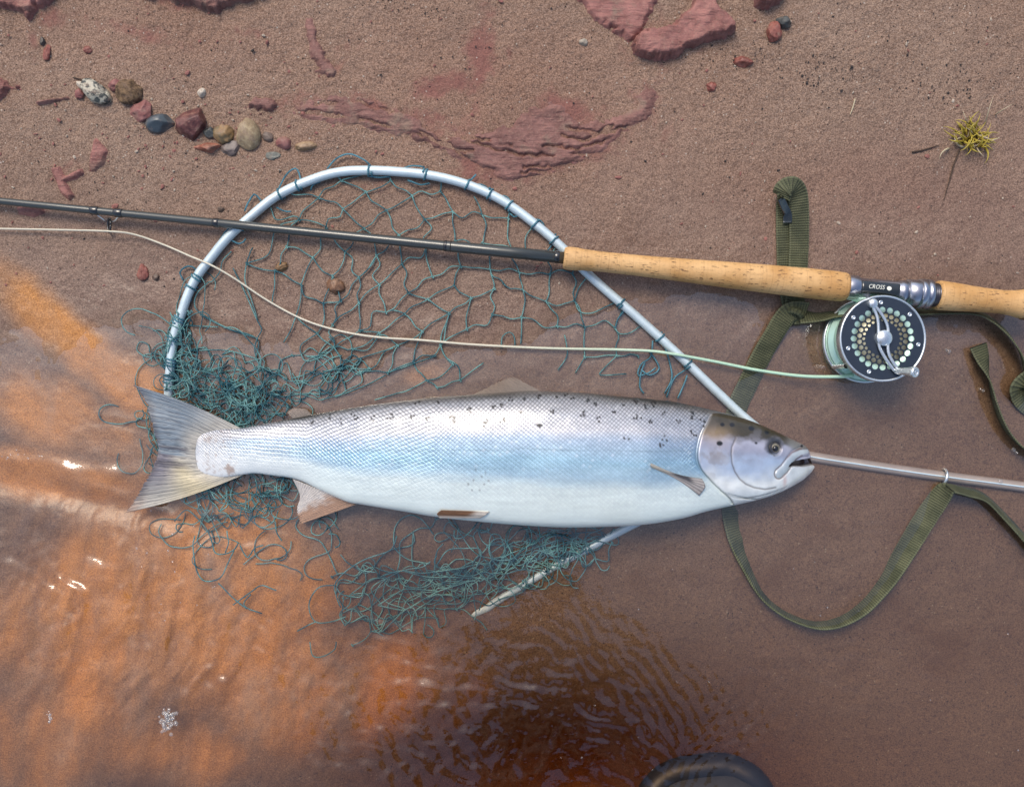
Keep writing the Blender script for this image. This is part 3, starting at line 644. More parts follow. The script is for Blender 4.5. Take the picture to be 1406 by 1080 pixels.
PRE = [(1004, 600), (998, 612), (997, 622), (998, 634), (1002, 645), (1009, 655), (1018, 662), (1030, 667), (1046, 670), (1062, 668)]
MAX_ = [(1115, 620.5), (1102, 621.5), (1091, 626), (1083, 634), (1075, 643), (1067, 649)]
MOUTH = [(1132, 634), (1122, 635.5), (1112, 636), (1100, 636.5), (1090, 637), (1083, 639)]
gp = np.array(spline(GILL, 60)); gxl = np.interp(PYY, gp[:, 1], gp[:, 0])
dg = PXX - gxl                                            # >0: in front of the gill edge
inhead = sm(-0.5, 1.5, dg) * (PYY < 693) * (PYY > 567)
dz = 0.0014 * sm(-1.5, 2.5, dg) * sm(30, 0, dg) * (PYY < 694) * (PYY > 568)
dz -= 0.0018 * np.exp(-((dg + 2.0) / 1.8) ** 2) * (PYY < 690) * (PYY > 569)
dpre = pl_dist(PXX, PYY, PRE); dz -= 0.0006 * np.exp(-(dpre / 1.5) ** 2)
dmx = pl_dist(PXX, PYY, MAX_); dz += 0.0011 * sm(7.5, 0.5, dmx); dz -= 0.0012 * np.exp(-((dmx - 7.2) / 1.3) ** 2)
dmo = pl_dist(PXX, PYY, MOUTH)
gapw = np.interp(PXX, [1080, 1090, 1105, 1120, 1130], [0.8, 2.6, 4.2, 4.2, 5.5])
mouth = sm(gapw + 1.2, gapw - 1.2, dmo) * (dmx > 3.0) * (PXX > 1080)
dz -= mouth * np.interp(PXX, [1080, 1092, 1118, 1127], [0.002, 0.012, 0.017, 0.012])
EX, EY = 1062.0, 615.0
de = np.hypot(PXX - EX, (PYY - EY)); dz -= 0.0035 * sm(11.5, 7.0, de)
for k_ in range(6):
    br = [(985 + 9 * k_, 672 + 2.6 * k_), (1010 + 9 * k_, 682 + 0.6 * k_), (1045 + 7 * k_, 679 - 2.2 * k_)]
    dz -= 0.0008 * np.exp(-(pl_dist(PXX, PYY, spline(br, 10).tolist()) / 1.1) ** 2)
dz += (fbm(PXX / 50, PYY / 50, 5, 3) - 0.5) * 0.0022 * sm(0, .2, v01) * sm(1, .8, v01)
dz += 0.0020 * np.exp(-(pl_dist(PXX, PYY, [(1005, 668), (1040, 676), (1080, 664), (1120, 645)]) / 10) ** 2)
ZZ = ZZ + dz * W_
kk = S * (H - ZC0) / H
Vf = np.stack([(PXX - CX) * kk, (CY - PYY) * kk, ZZ], -1).reshape(-1, 3)
# colour by place on the skin; blue sky sheen painted along the flank
def lerp(a, b, t): return a + (b - a) * t[..., None]
C = np.zeros(PXX.shape + (3,)); 
stops = [(0, (.035, .034, .030)), (.025, (.15, .15, .15)), (.07, (.34, .345, .36)), (.16, (.52, .54, .58)), (.27, (.66, .67, .70)), (.34, (.42, .53, .66)), (.50, (.36, .57, .70)), (.60, (.45, .63, .73)), (.70, (.76, .86, .83)), (1.0, (.78, .86, .81))]
vv = v01 + (fbm(PXX / 70, PYY / 16, 21, 3) - 0.5) * 0.07
vv = np.where(PXX < 420, vv + 0.10 * sm(420, 300, PXX), vv)
for ch in range(3): C[..., ch] = np.interp(vv, [s[0] for s in stops], [s[1][ch] for s in stops])
metv = np.interp(vv, [0, .08, .2, .55, .66, .8, 1], [.15, .35, .62, .66, .40, .18, .12])
sclv = np.interp(v01, [0, .05, .5, .62, .8, .92, 1], [.7, 1, .85, .55, .45, .1, 0]) * sm(2, -10, dg)
edgev = np.interp(vv, [0, .1, .25, .35, .5, .62, 1], [.9, .95, .85, .55, .38, .22, .12])
C *= (0.90 + 0.2 * fbm(PXX / 40, PYY / 5, 91, 4))[..., None]
lat = np.abs(v01 - np.interp(PXX, [300, 500, 950], [.50, .44, .40])); C = lerp(C, C * .62, np.exp(-(lat * hpx[:, None] / 0.9) ** 2) * (PXX < 945) * top * .6)
# paler, rougher tail stem
tailm = sm(345, 285, PXX); C = lerp(C, np.array([.66, .64, .62]), tailm * 0.75 * sm(0, .15, v01)); edgev = edgev + tailm * .35; metv *= 1 - .5 * tailm
# head
hc = np.zeros_like(C)
crown = np.array([(950, 588), (975, 590), (1000, 597), (1040, 600), (1060, 599), (1085, 607), (1110, 615), (1125, 617)])
dcr = PYY - np.interp(PXX, crown[:, 0], crown[:, 1]) + (fbm(PXX / 12, PYY / 8, 8, 3) - .5) * 11 - 5
hc[:] = np.array([.042, .034, .019])
hc = lerp(hc, np.array([.36, .37, .46]), sm(-6, 5, dcr))
hc = lerp(hc, np.array([.50, .60, .74]), sm(10, 32, dcr))
hc = lerp(hc, np.array([.74, .78, .77]), sm(35, 62, dcr))
hc = lerp(hc, np.array([.52, .46, .47]), 0.5 * gauss(PXX, PYY, 972, 615, 18, 22))
hc = lerp(hc, np.array([.26, .18, .09]), 0.85 * gauss(PXX, PYY, 976, 594, 20, 9))
hc = lerp(hc, np.array([.30, .25, .22]), .6 * sm(.48, .7, fbm(PXX / 10, PYY / 10, 33, 4)) * gauss(PXX, PYY, 975, 618, 24, 30))
hc = lerp(hc, np.array([.30, .30, .36]), .5 * sm(.5, .7, fbm(PXX / 14, PYY / 8, 35, 4)) * gauss(PXX, PYY, 1030, 615, 40, 22))
hc = lerp(hc, np.array([.78, .80, .77]), sm(1030, 1090, PXX) * sm(632, 645, PYY))
hc = lerp(hc, np.array([.030, .030, .036]), 0.93 * sm(17, 10, np.hypot(PXX - 1060, (PYY - 611) * 1.15) + (fbm(PXX / 5, PYY / 5, 9, 2) - .5) * 5))
hc = lerp(hc, np.array([.17, .18, .19]), 0.8 * gauss(PXX, PYY, 1095, 612, 16, 5, 25))
hc = lerp(hc, np.array([.20, .20, .19]), .85 * sm(1076, 1096, PXX) * sm(621, 613, PYY))
wmx = np.interp(PXX, [1062, 1080, 1095, 1116], [6.8, 6.2, 4.6, 3.2])
hc = lerp(hc, np.array([.50, .57, .60]), .8 * sm(wmx, wmx - 1.6, dmx))
hc = lerp(hc, np.array([.14, .09, .08]), .85 * np.exp(-((dmx - np.interp(PXX, [1062, 1080, 1095, 1116], [7.4, 6.8, 5.2, 3.8])) / 1.0) ** 2) * (PXX < 1106))
hc = lerp(hc, np.array([.07, .04, .035]), mouth)
hc = lerp(hc, np.array([.13, .11, .10]), .75 * np.exp(-(dpre / 1.2) ** 2))
hc = lerp(hc, np.array([.62, .38, .33]), .6 * gauss(PXX, PYY, 1076, 660, 3, 8))
for k_ in range(6):
    br = [(985 + 9 * k_, 672 + 2.6 * k_), (1010 + 9 * k_, 682 + 0.6 * k_), (1045 + 7 * k_, 679 - 2.2 * k_)]
    hc = lerp(hc, np.array([.36, .38, .36]), .5 * np.exp(-(pl_dist(PXX, PYY, spline(br, 10).tolist()) / 0.9) ** 2))
hc = hc * (0.86 + 0.28 * fbm(PXX / 9, PYY / 9, 77, 4))[..., None]
C = lerp(C, hc, inhead); C = lerp(C, np.array([.03, .03, .026]), (PXX > 985) * sm(572, 566, PYY))
hm = sm(0, 20, dcr) * .45 * (1 - sm(40, 62, dcr) * .6); metv = metv * (1 - inhead) + hm * inhead
C = lerp(C, np.array([.10, .10, .10]), .7 * np.exp(-((dg + 0.4) / 1.1) ** 2) * (PYY < 692) * (PYY > 569))
C = lerp(C, np.array([.46, .44, .40]), sm(268, 255, PXX) * .8); C = lerp(C, np.array([.70, .73, .76]), .55 * sm(480, 330, PXX) * sm(.25, .45, v01)); sclv = sclv * sm(256, 275, PXX)
# spots
spots = [(500 + a / 3.515, 500 + b / 3.515) for a, b in [(55, 260), (135, 250), (150, 245), (250, 250), (315, 260), (425, 255), (440, 268), (505, 215), (520, 220), (600, 275), (590, 286), (630, 200), (670, 262), (755, 222), (700, 172), (835, 280), (850, 287), (900, 225), (925, 160), (840, 150), (1040, 235), (1050, 245), (1075, 175), (1110, 262), (1110, 185), (1180, 225), (1240, 195), (1300, 180), (1295, 250), (1360, 268), (1380, 190), (1235, 350), (970, 150), (260, 185), (370, 180)]]
spots += [(850 + a / 4.687, 530 + b / 4.687) for a, b in [(90, 185), (95, 100), (180, 215), (200, 110), (260, 170), (350, 220), (440, 190), (455, 302), (435, 298), (250, 340), (250, 375), (535, 225), (520, 235)]]
spots += [(454, 574), (485, 569), (491, 574), (470, 578), (430, 579), (690, 556), (720, 548), (785, 549), (880, 556), (945, 566)]
sp = np.zeros_like(PXX); rs = np.random.default_rng(4)
for (a, b) in spots:
    x0, x1 = np.searchsorted(fx, [a - 10, a + 10])
    sub = (slice(x0, x1), slice(0, NT))
    for q in range(rs.integers(2, 4)):
        ox, oy = rs.normal(0, 2.0, 2)
        sp[sub] = np.maximum(sp[sub], sm(2.0, 1.0, np.hypot(PXX[sub] - a - ox, PYY[sub] - b - oy)) * rs.uniform(.75, 1))
for (a, b, r_) in [(850 + 640 / 4.687, 530 + 243 / 4.687, 2.4), (850 + 705 / 4.687, 530 + 245 / 4.687, 2.8), (850 + 835 / 4.687, 530 + 268 / 4.687, 3.2), (850 + 940 / 4.687, 530 + 295 / 4.687, 2.6), (850 + 615 / 4.687, 530 + 360 / 4.687, 3.2), (1033, 607, 1.5), (1106, 613, 1.8)]:
    sp = np.maximum(sp, .95 * sm(r_ + .8, r_ - .8, np.hypot((PXX - a) * .75, PYY - b)))
for (a, b) in [(655, 641), (663, 650), (668, 645), (652, 655), (645, 660), (666, 660), (660, 668), (650, 668), (672, 655)]:
    sp = np.maximum(sp, .45 * sm(2.0, .8, np.hypot(PXX - a, PYY - b)))
C = lerp(C, np.array([.006, .006, .008]), np.clip(sp * 1.15, 0, 1) * top); metv *= 1 - sp
# sand stuck to the skin
stain = np.maximum.reduce([.75 * sm(.35, .8, gauss(PXX, PYY, 311, 645, 9, 10) + (fbm(PXX / 4, PYY / 4, 19, 3) - .5) * 1.2) * gauss(PXX, PYY, 311, 645, 14, 14), .5 * gauss(PXX, PYY, 296, 660, 12, 3), .4 * sm(.52, .75, fbm((PXX + PYY * .6) / 6, (PYY - PXX * .5) / 6, 14, 4)) * sm(335, 300, PXX)])
C = lerp(C, np.array([.30, .17, .10]), stain * top)
ssz = np.interp(PXX, [254, 300, 420, 600, 940], [4.4, 4.8, 5.4, 5.8, 5.4])
uvx = np.zeros_like(fx); uvx[1:] = np.cumsum(np.diff(fx))
UV = np.stack([PXX, cyp[:, None] + (PYY - cyp[:, None]) * 1.0 + 0 * PXX], -1).reshape(-1, 2)
nF = len(fx); nA = len(ang)
F = grid_faces(nF, nA, True)
Vx = np.vstack([Vf, Vf[:nA].mean(0)[None], Vf[-nA:].mean(0)[None]])
j = np.arange(nA); jn = (j + 1) % nA; c0 = nF * nA
att = lambda A: np.concatenate([A.reshape(-1), A.reshape(-1)[:1], A.reshape(-1)[-1:]])
attC = np.vstack([C.reshape(-1, 3), C.reshape(-1, 3)[:1], C.reshape(-1, 3)[-1:]])
me = mesh_np('salmon', Vx, F, {'col': attC, 'met': att(metv), 'scl': att(sclv), 'edge': att(edgev), 'ssz': att(ssz)}, np.vstack([UV, UV[:1], UV[-1:]]))
bm = bmesh.new(); bm.from_mesh(me); bmesh.ops.holes_fill(bm, edges=[e_ for e_ in bm.edges if e_.is_boundary], sides=0); bmesh.ops.recalc_face_normals(bm, faces=bm.faces); bm.to_mesh(me); bm.free()
fx0 = PX(640, 632, 0)
salmon = empty('salmon', (fx0[0], fx0[1], gz(640, 632)))
tagged(salmon, 'large silver salmon with blue sheen and black spotted back lying on its side', 'fish')
link('body', me, M_fish, salmon)

def body_z(px_, py_):                      # skin height under a photo point
    i = int(np.clip(round(px_ - fx[0]), 0, nF - 1)); row = PYY[i, :NT]
    return float(np.interp(py_, row, ZZ[i, :NT]))

def fin(name, root, tip, zroot, ztip, colf, nr=40, ns=26, thick=0.0012, bulge=0.0, jag=0.0, wave=0.0, seed=0, kz=ZC0, parent=salmon, label=None):
    rs = np.random.default_rng(seed)
    A = spline(root, nr); B = spline(tip, nr)
    if jag: B = B + (A - B) * (np.abs(rs.normal(0, jag, nr)))[:, None]
    s = np.linspace(0, 1, ns)[None, :, None]
    G = A[:, None, :] * (1 - s) + B[:, None, :] * s
    rr = np.linspace(0, 1, nr)[:, None]; ss = s[..., 0]
    if bulge:
        G[..., 1] -= bulge * np.sin(math.pi * ss) * np.cos(math.pi * rr)
    z = (zroot if np.isscalar(zroot) else np.interp(rr, np.linspace(0, 1, len(zroot)), zroot)) * (1 - ss) + (ztip if np.isscalar(ztip) else np.interp(rr, np.linspace(0, 1, len(ztip)), ztip)) * ss
    z = z + wave * np.sin(rr * 17 + ss * 3) * ss
    k = S * (H - z) / H
    T3 = np.stack([(G[..., 0] - CX) * k, (CY - G[..., 1]) * k, z], -1)
    t2 = thick * (1 - .75 * ss) + 0 * rr
    up = T3.copy(); up[..., 2] += t2 / 2; dn = T3.copy(); dn[..., 2] -= t2 / 2
    Vt = np.vstack([up.reshape(-1, 3), dn.reshape(-1, 3)]); n_ = nr * ns
    f = grid_faces(nr, ns); f2 = f[:, ::-1] + n_
    b = [i * ns for i in range(nr)] + [(nr - 1) * ns + q for q in range(1, ns)] + [i * ns + ns - 1 for i in range(nr - 2, -1, -1)] + [q for q in range(ns - 2, 0, -1)]
    side = np.array([(b[(i + 1) % len(b)], b[i], b[i] + n_, b[(i + 1) % len(b)] + n_) for i in range(len(b))])
    cc = colf(rr + 0 * ss, ss + 0 * rr).reshape(-1, 3)
    uv = np.stack([ss + 0 * rr, rr + 0 * ss], -1).reshape(-1, 2)
    me = mesh_np(name, Vt, np.vstack([f, f2, side]), {'col': np.vstack([cc, cc])}, np.vstack([uv, uv]))
    bm = bmesh.new(); bm.from_mesh(me); bmesh.ops.recalc_face_normals(bm, faces=bm.faces); bm.to_mesh(me); bm.free()
    o = link(name, me, M_fin, parent)
    if label: o['label'] = label
    return o

def tail_col(r, s):
    c = np.zeros(r.shape + (3,)); c[:] = (.42, .40, .35)
    c = lerp(c, np.array([.19, .235, .275]), sm(.05, .55, s) * (r < .52))
    c = lerp(c, np.array([.17, .16, .19]), sm(.35, .8, s) * (r >= .52) * sm(.95, .6, r))
    c = lerp(c, np.array([.62, .52, .30]), .75 * np.exp(-((s - .38) / .22) ** 2) * (r > .52) * sm(.5, .65, r))
    c = lerp(c, np.array([.30, .20, .15]), sm(.8, 1.0, s) * sm(.8, 1, r))
    c = lerp(c, np.array([.055, .050, .065]), .85 * np.exp(-((r - .47) / .012) ** 2) * sm(0.05, .3, s) + .8 * np.exp(-((r - .585) / .022) ** 2) * sm(.1, .4, s))
    c = lerp(c, np.array([.10, .11, .13]), .85 * sm(.84, 1, s) * (r < .45))
    c = lerp(c, np.array([.12, .10, .11]), .7 * sm(.88, 1, s) * (r > .5) * (r < .9)); c = c * (0.8 + .4 * fbm(r * 14, s * 6, 44, 4))[..., None]
    return c
ztl = zg[0]
fin('tail_fin', [(331, 588), (306, 594), (278, 600), (270, 613), (270, 632), (278, 645), (306, 652), (336, 651)], [(182, 528), (196, 545), (205, 572), (212, 597), (217, 618), (210, 640), (198, 662), (184, 686), (171, 704)],
    [float(np.interp(q, fx, zc)) for q in (331, 300, 272, 266, 266, 272, 300, 336)], [.020, .019, .018, .017, .016, .014, .011, .008], tail_col, nr=160, ns=60, thick=.0045, bulge=5, jag=.022, wave=.0016, seed=2)
def anal_col(r, s):
    c = np.zeros(r.shape + (3,)); c[:] = (.62, .57, .52)
    c = lerp(c, np.array([.40, .24, .155]), sm(.5, .75, r + .25 * (fbm(r * 9, s * 9, 3, 3) - .5)))
    return c
fin('anal_fin', [(402, 657), (430, 668), (460, 681), (490, 692)], [(414, 682), (408, 696), (409, 710), (413, 719)], [.014, .016, .019, .020], [.006, .006, .006, .006], anal_col, nr=50, ns=30, thick=.003, jag=.02, seed=3)
fin('dorsal_fin', [(652, 546), (680, 544), (710, 542), (748, 540)], [(650, 541), (672, 530), (694, 519), (705, 517)], [.034, .036, .037, .037], [.018, .014, .012, .014], lambda r, s: lerp(np.zeros(r.shape + (3,)) + np.array([.19, .165, .145]), np.array([.20, .15, .115]), s), nr=50, ns=20, thick=.002, jag=.03, seed=4)
fin('adipose_fin', [(404, 576), (415, 574), (430, 571)], [(394, 566), (404, 560), (420, 561)], [.014, .015, .017], [.008, .008, .009], lambda r, s: lerp(np.zeros(r.shape + (3,)) + np.array([.16, .14, .12]), np.array([.26, .20, .16]), s), nr=20, ns=12, thick=.004, seed=5)
fin('pelvic_fin', [(672, 702), (668, 706), (660, 711)], [(606, 700), (600, 705), (604, 711)], [body_z(672, 702) + .002, body_z(668, 706) + .004, body_z(660, 711) + .006], [body_z(606, 700) + .005, body_z(602, 703) + .006, body_z(604, 706) + .006],
    lambda r, s: lerp(np.zeros(r.shape + (3,)) + np.array([.60, .55, .48]), np.array([.17, .075, .026]), sm(.15, .4, s) * sm(.95, .6, r)), nr=18, ns=30, thick=.0022, seed=6, label='rusty brown pelvic fin folded along the belly')
pcol = lambda r, s: lerp(lerp(np.zeros(r.shape + (3,)) + np.array([.36, .33, .31]) * (0.55 + .9 * np.abs(np.sin(r * 16)))[..., None], np.array([.06, .058, .065]), sm(.15, .3, s) * sm(.7, .5, s) * sm(.75, .3, r)), np.array([.42, .40, .34]), sm(.5, .85, s))
fin('pectoral_fin', [(964, 657), (968, 668), (960, 680)], [(894, 635.5), (893, 638.5), (895, 642)], [body_z(963, 660) + .003, body_z(966, 669) + .004, body_z(960, 678) + .0025], [body_z(894, 636) + .003, body_z(894, 638) + .004, body_z(895, 641) + .003], pcol, nr=24, ns=40, thick=.0022, bulge=-4, seed=7, label='grey pectoral fin with a dark base folded against the flank')
# eye
ez = body_z(EX, EY)
exyz = ((EX - CX) * kk, (CY - EY) * kk, ez - .0035)
eye = Bag().add(*lathe([(.0015, .0001), (.0000, .0066), (.0018, .0064), (.0040, .0052), (.0052, .0036)], 28, exyz)).build('eye', M_iris, salmon)
Bag().add(*lathe([(.0044, .0033), (.0052, .0031), (.0060, .0024), (.0064, .0014), (.0065, .0001)], 24, exyz)).build('pupil', M_eye, eye)

# ------------------------------------------------------------------ landing net
def path3(pts, n, lift=0.0):
    """photo points -> 3-D curve; third value = height above the ground"""
    P = spline([(p[0], p[1], p[2] if len(p) > 2 else lift) for p in pts], n)
    out = []
    for x, y, l in P:
        X, Y, _ = PX(x, y)
        z = float(ground_z(X, Y)) + l
        out.append(PX(x, y, z))
    return np.array(out)

def smooth_z(P, k=9):
    z = P[:, 2]; w_ = np.ones(k) / k; P[:, 2] = np.convolve(np.pad(z, k // 2, 'edge'), w_, 'valid')[:len(z)]; return P

net = empty('landing_net', PX(560, 560, gz(560, 560)))
tagged(net, 'aluminium hooped landing net with teal mesh lying under the salmon', 'landing net')
HOOP = [(1080, 618, .012), (1020, 571), (940, 495), (880, 440), (808, 377), (775, 343), (740, 312), (692, 277), (640, 253), (580, 239), (510, 234), (468, 236), (430, 246), (380, 269), (340, 301), (312, 327), (288, 356), (264, 391), (250, 427), (239, 463), (233, 511), (231, 545, .004), (236, 590, -.004), (262, 690, -.022), (330, 790, -.026), (460, 860, -.028), (600, 856, -.016), (660, 838, -.004), (690, 819, -.0045), (770, 772, -.0026), (870, 719, -.0005), (980, 662, .008), (1080, 622, .012)]
HOOP = [(p[0], p[1], p[2] if len(p) > 2 else .0062) for p in HOOP]
hp = smooth_z(path3(HOOP, 420), 15)
Bag().tube(hp, .0056, 14).build('hoop_frame', M_alu, net)
shaft_pts = [(1060, 615, .001), (1110, 626, .000), (1180, 637, .001), (1290, 653, .002), (1406, 668, .003), (1560, 690, .004)]
sp3 = smooth_z(path3(shaft_pts, 80), 9)
Bag().tube(sp3, .0064, 16).build('shaft', M_tube, net)
highlight_ = sp3.copy(); highlight_[:, 2] += .0062; Bag().tube(highlight_, .0011, 6).build('shaft_highlight', M_alu, net)  # thin bright tube added along the top as the shaft's highlight
Bag().add(*lathe([(-.006, .0135), (.006, .0135), (.006, .010), (-.006, .010)], 20, sp3[1], sp3[2] - sp3[1])).build('yoke_collar', M_alu, net)
hk = []
for a in np.linspace(-20, 200, 16):
    c_ = np.array(PX(1294, 655, -.004)); d_ = np.array([.25, 1.0, 0]); d_ /= np.linalg.norm(d_)
    hk.append(c_ + d_ * .0105 * math.cos(R(a)) + np.array([0, 0, 1]) * .0105 * math.sin(R(a)))
Bag().tube(np.array(hk), .0017, 8).build('shaft_ring', M_sil, net)

N = dict(a0=(469, 248), a1=(537, 248), a2=(605, 263), b0=(438, 272), b1=(503, 264), b2=(566, 269), b3=(622, 291), b4=(662, 295), b5=(698, 300), c0=(411, 302), c1=(471, 287), c2=(531, 289), c3=(583, 301),
         d0=(448, 312), d1=(500, 314), d2=(548, 323), d3=(585, 340), e0=(394, 339), e1=(430, 354), e2=(474, 346), e3=(517, 351), e4=(552, 363), f0=(414, 391), f1=(457, 379), f2=(493, 381), f3=(521, 391), f4=(561, 402), f5=(594, 380),
         g0=(625, 331), g1=(663, 334), g2=(702, 340), h0=(633, 366), h1=(673, 370), h2=(713, 374), h3=(755, 377), h4=(786, 376), i1=(679, 396), iA=(692, 390), iB=(718, 398), i3=(750, 414), i4=(789, 413),
         j1=(676, 432), j2=(716, 436), j3=(765, 448), j4=(803, 449), j5=(844, 450), k4=(803, 490), k5=(847, 488), k6=(876, 489), m0=(468, 413), m1=(493, 416), m2=(530, 429), m3=(556, 431), m4=(588, 411), m5=(624, 392),
         n0=(457, 446), n1=(494, 454), n2=(521, 457), n3=(580, 455), n4=(641, 452), o1=(617, 430), o2=(647, 409), p0=(459, 477), p1=(484, 479), p2=(546, 474), p3=(568, 497), p4=(605, 474), q0=(495, 510), q1=(532, 512), q2=(586, 522),
         r0=(339, 362), r1=(378, 372), r2=(444, 417), r3=(407, 434), r4=(436, 458), s0=(622, 500), s1=(472, 525), s2=(600, 532), s3=(632, 522))
E = 'a0b0 a0b1 a1b1 a1b2 a2b2 a2b3 b0c0 b0c1 b1c1 b1c2 b2c2 b2c3 b3c3 b3b4 b4b5 c0d0 c1d0 c1d1 c2d1 c2d2 c3d2 c0e0 d0e1 d0e2 d1e2 d1e3 d2e3 d2e4 c3d3 d3e4 d3f5 e0e1 e1f0 e1f1 e2f1 e2f2 e3f2 e3f3 e4f3 e4f4 f4f5 b3g0 b4g1 b5g2 g0h0 g1h1 g2h2 g0g1 g1g2 h0h1 h1h2 h2h3 h3h4 f5h0 h1i1 h1iA iAiB h2iB h3i3 h4i4 i3i4 iBi3 i1j1 iBj2 i3j3 i4j4 j3j4 j4j5 j1j2 j4k4 j5k5 k4k5 k5k6 f1m0 f1r2 f2m0 f2m1 f3m1 f3m2 f4m2 f4m4 m4m5 m3m4 m2m3 m5h0 m0n0 m1n0 m1n1 m2n1 m3n2 n1n2 m3n3 m4o1 m5o2 o2i1 o1o2 o1p4 o2n4 n3o1 n0p0 n1p0 n2p1 p0p1 p2n3 n3p3 n4p4 p3p4 j1n4 p4s0 p2q1 q1p3 q0p2 p3q2 q2s0 s1q0 q2s2 s2s3 s3p4 p1p2 p0s1 e0r1 r0r1 r1f0 f0r3 f0r2 r2r4 r3r4 r4p0 r2m0 q1q0 j2j3 c0r0'.split()
cord = Bag(); R_C = .00082
rs = np.random.default_rng(11)
def strand(bag, pts, n=None, lift=.002, rad=R_C, jit=0.0, zj=0.0, sides=5):
    pts = [tuple(p) + ((lift,) if len(p) == 2 else ()) for p in pts]
    L = sum(math.dist(a[:2], b[:2]) for a, b in zip(pts[:-1], pts[1:]))
    n = n or max(5, int(L / 4.5))
    P = path3(pts, n)
    if zj: P[:, 2] += np.abs(rs.normal(0, zj, n)) * 0 + zj * np.sin(np.linspace(0, rs.uniform(2, 7), n) + rs.uniform(0, 6)) ** 2
    bag.tube(P, rad, sides)
for ed in E:
    a, b = N[ed[:2]], N[ed[2:]]
    m_ = ((a[0] + b[0]) / 2, (a[1] + b[1]) / 2); d_ = (b[0] - a[0], b[1] - a[1]); L = math.hypot(*d_)
    s1_, s2_ = rs.normal(0, .085, 2)
    q1_ = (a[0] + d_[0] * .33 - d_[1] * s1_, a[1] + d_[1] * .33 + d_[0] * s1_); q2_ = (a[0] + d_[0] * .67 - d_[1] * s2_, a[1] + d_[1] * .67 + d_[0] * s2_)
    strand(cord, [a, q1_, q2_, b], lift=.0028, zj=.0015)
for nm, p in N.items():                                    # knots
    X, Y, Z = path3([p, (p[0] + 2.2, p[1] + 2.2)], 3, .0032)[0]
    cord.tube(path3([(p[0] - 1.6, p[1] - 1.8), p, (p[0] + 1.4, p[1] + 2.0)], 5, .0034), .00125, 6)
# strands up to the hoop and loose ends
for pts in [[(469, 248), (462, 240), (468, 236)], [(469, 248), (500, 240), (520, 241)], [(537, 248), (535, 240), (541, 236)], [(605, 263), (606, 250), (604, 243)], [(438, 272), (425, 267), (403, 268), (400, 262)], [(411, 302), (405, 297), (380, 302), (372, 285)],
            [(651, 270), (658, 283), (662, 295)], [(698, 300), (700, 290), (706, 285)], [(740, 306), (726, 318), (721, 330), (722, 344)], [(764, 334), (760, 345), (748, 352)], [(752, 360), (757, 368), (755, 377)], [(786, 376), (790, 360), (792, 352)], [(789, 413), (795, 395), (808, 378)],
            [(789, 413), (796, 428), (812, 430), (830, 422), (845, 415)], [(844, 450), (850, 435), (858, 420)], [(844, 450), (850, 458), (865, 457), (880, 447)], [(803, 490), (797, 500), (790, 512)], [(847, 488), (830, 505), (823, 514), (835, 515), (860, 513)], [(775, 460), (778, 475), (778, 490), (766, 508)],
            [(688, 478), (690, 462), (700, 456), (706, 462), (707, 474)], [(716, 436), (716, 455), (715, 472)], [(339, 362), (337, 385), (345, 410), (354, 440)], [(347, 340), (342, 352), (339, 362)], [(318, 345), (306, 358), (303, 373), (292, 386), (286, 387)], [(320, 368), (336, 400), (354, 440), (360, 452), (355, 462)],
            [(286, 388), (272, 402), (268, 418), (276, 430), (312, 450), (345, 460), (355, 470), (352, 490)], [(275, 432), (315, 452), (350, 463)], [(262, 447), (300, 449)], [(228, 486), (262, 482), (310, 481), (345, 490), (356, 494)], [(378, 372), (377, 395), (374, 415)], [(407, 434), (400, 452), (390, 470)],
            [(436, 458), (414, 473), (414, 486), (422, 496), (445, 488), (460, 474), (452, 462)], [(355, 462), (350, 480), (356, 500), (372, 510)], [(495, 510), (497, 525), (480, 534), (470, 540)], [(472, 525), (474, 538), (455, 545), (440, 549)], [(586, 522), (560, 536), (545, 540), (515, 549)], [(632, 522), (650, 508), (664, 498)],
            [(617, 430), (612, 450), (610, 466), (605, 474)], [(532, 512), (560, 502), (600, 488)], [(493, 381), (510, 365), (517, 351)], [(460, 545), (500, 530), (530, 515)], [(400, 520), (430, 510), (455, 492), (470, 488)], [(440, 520), (470, 500), (500, 490), (540, 478)]]:
    strand(cord, pts, lift=.003, zj=.002)
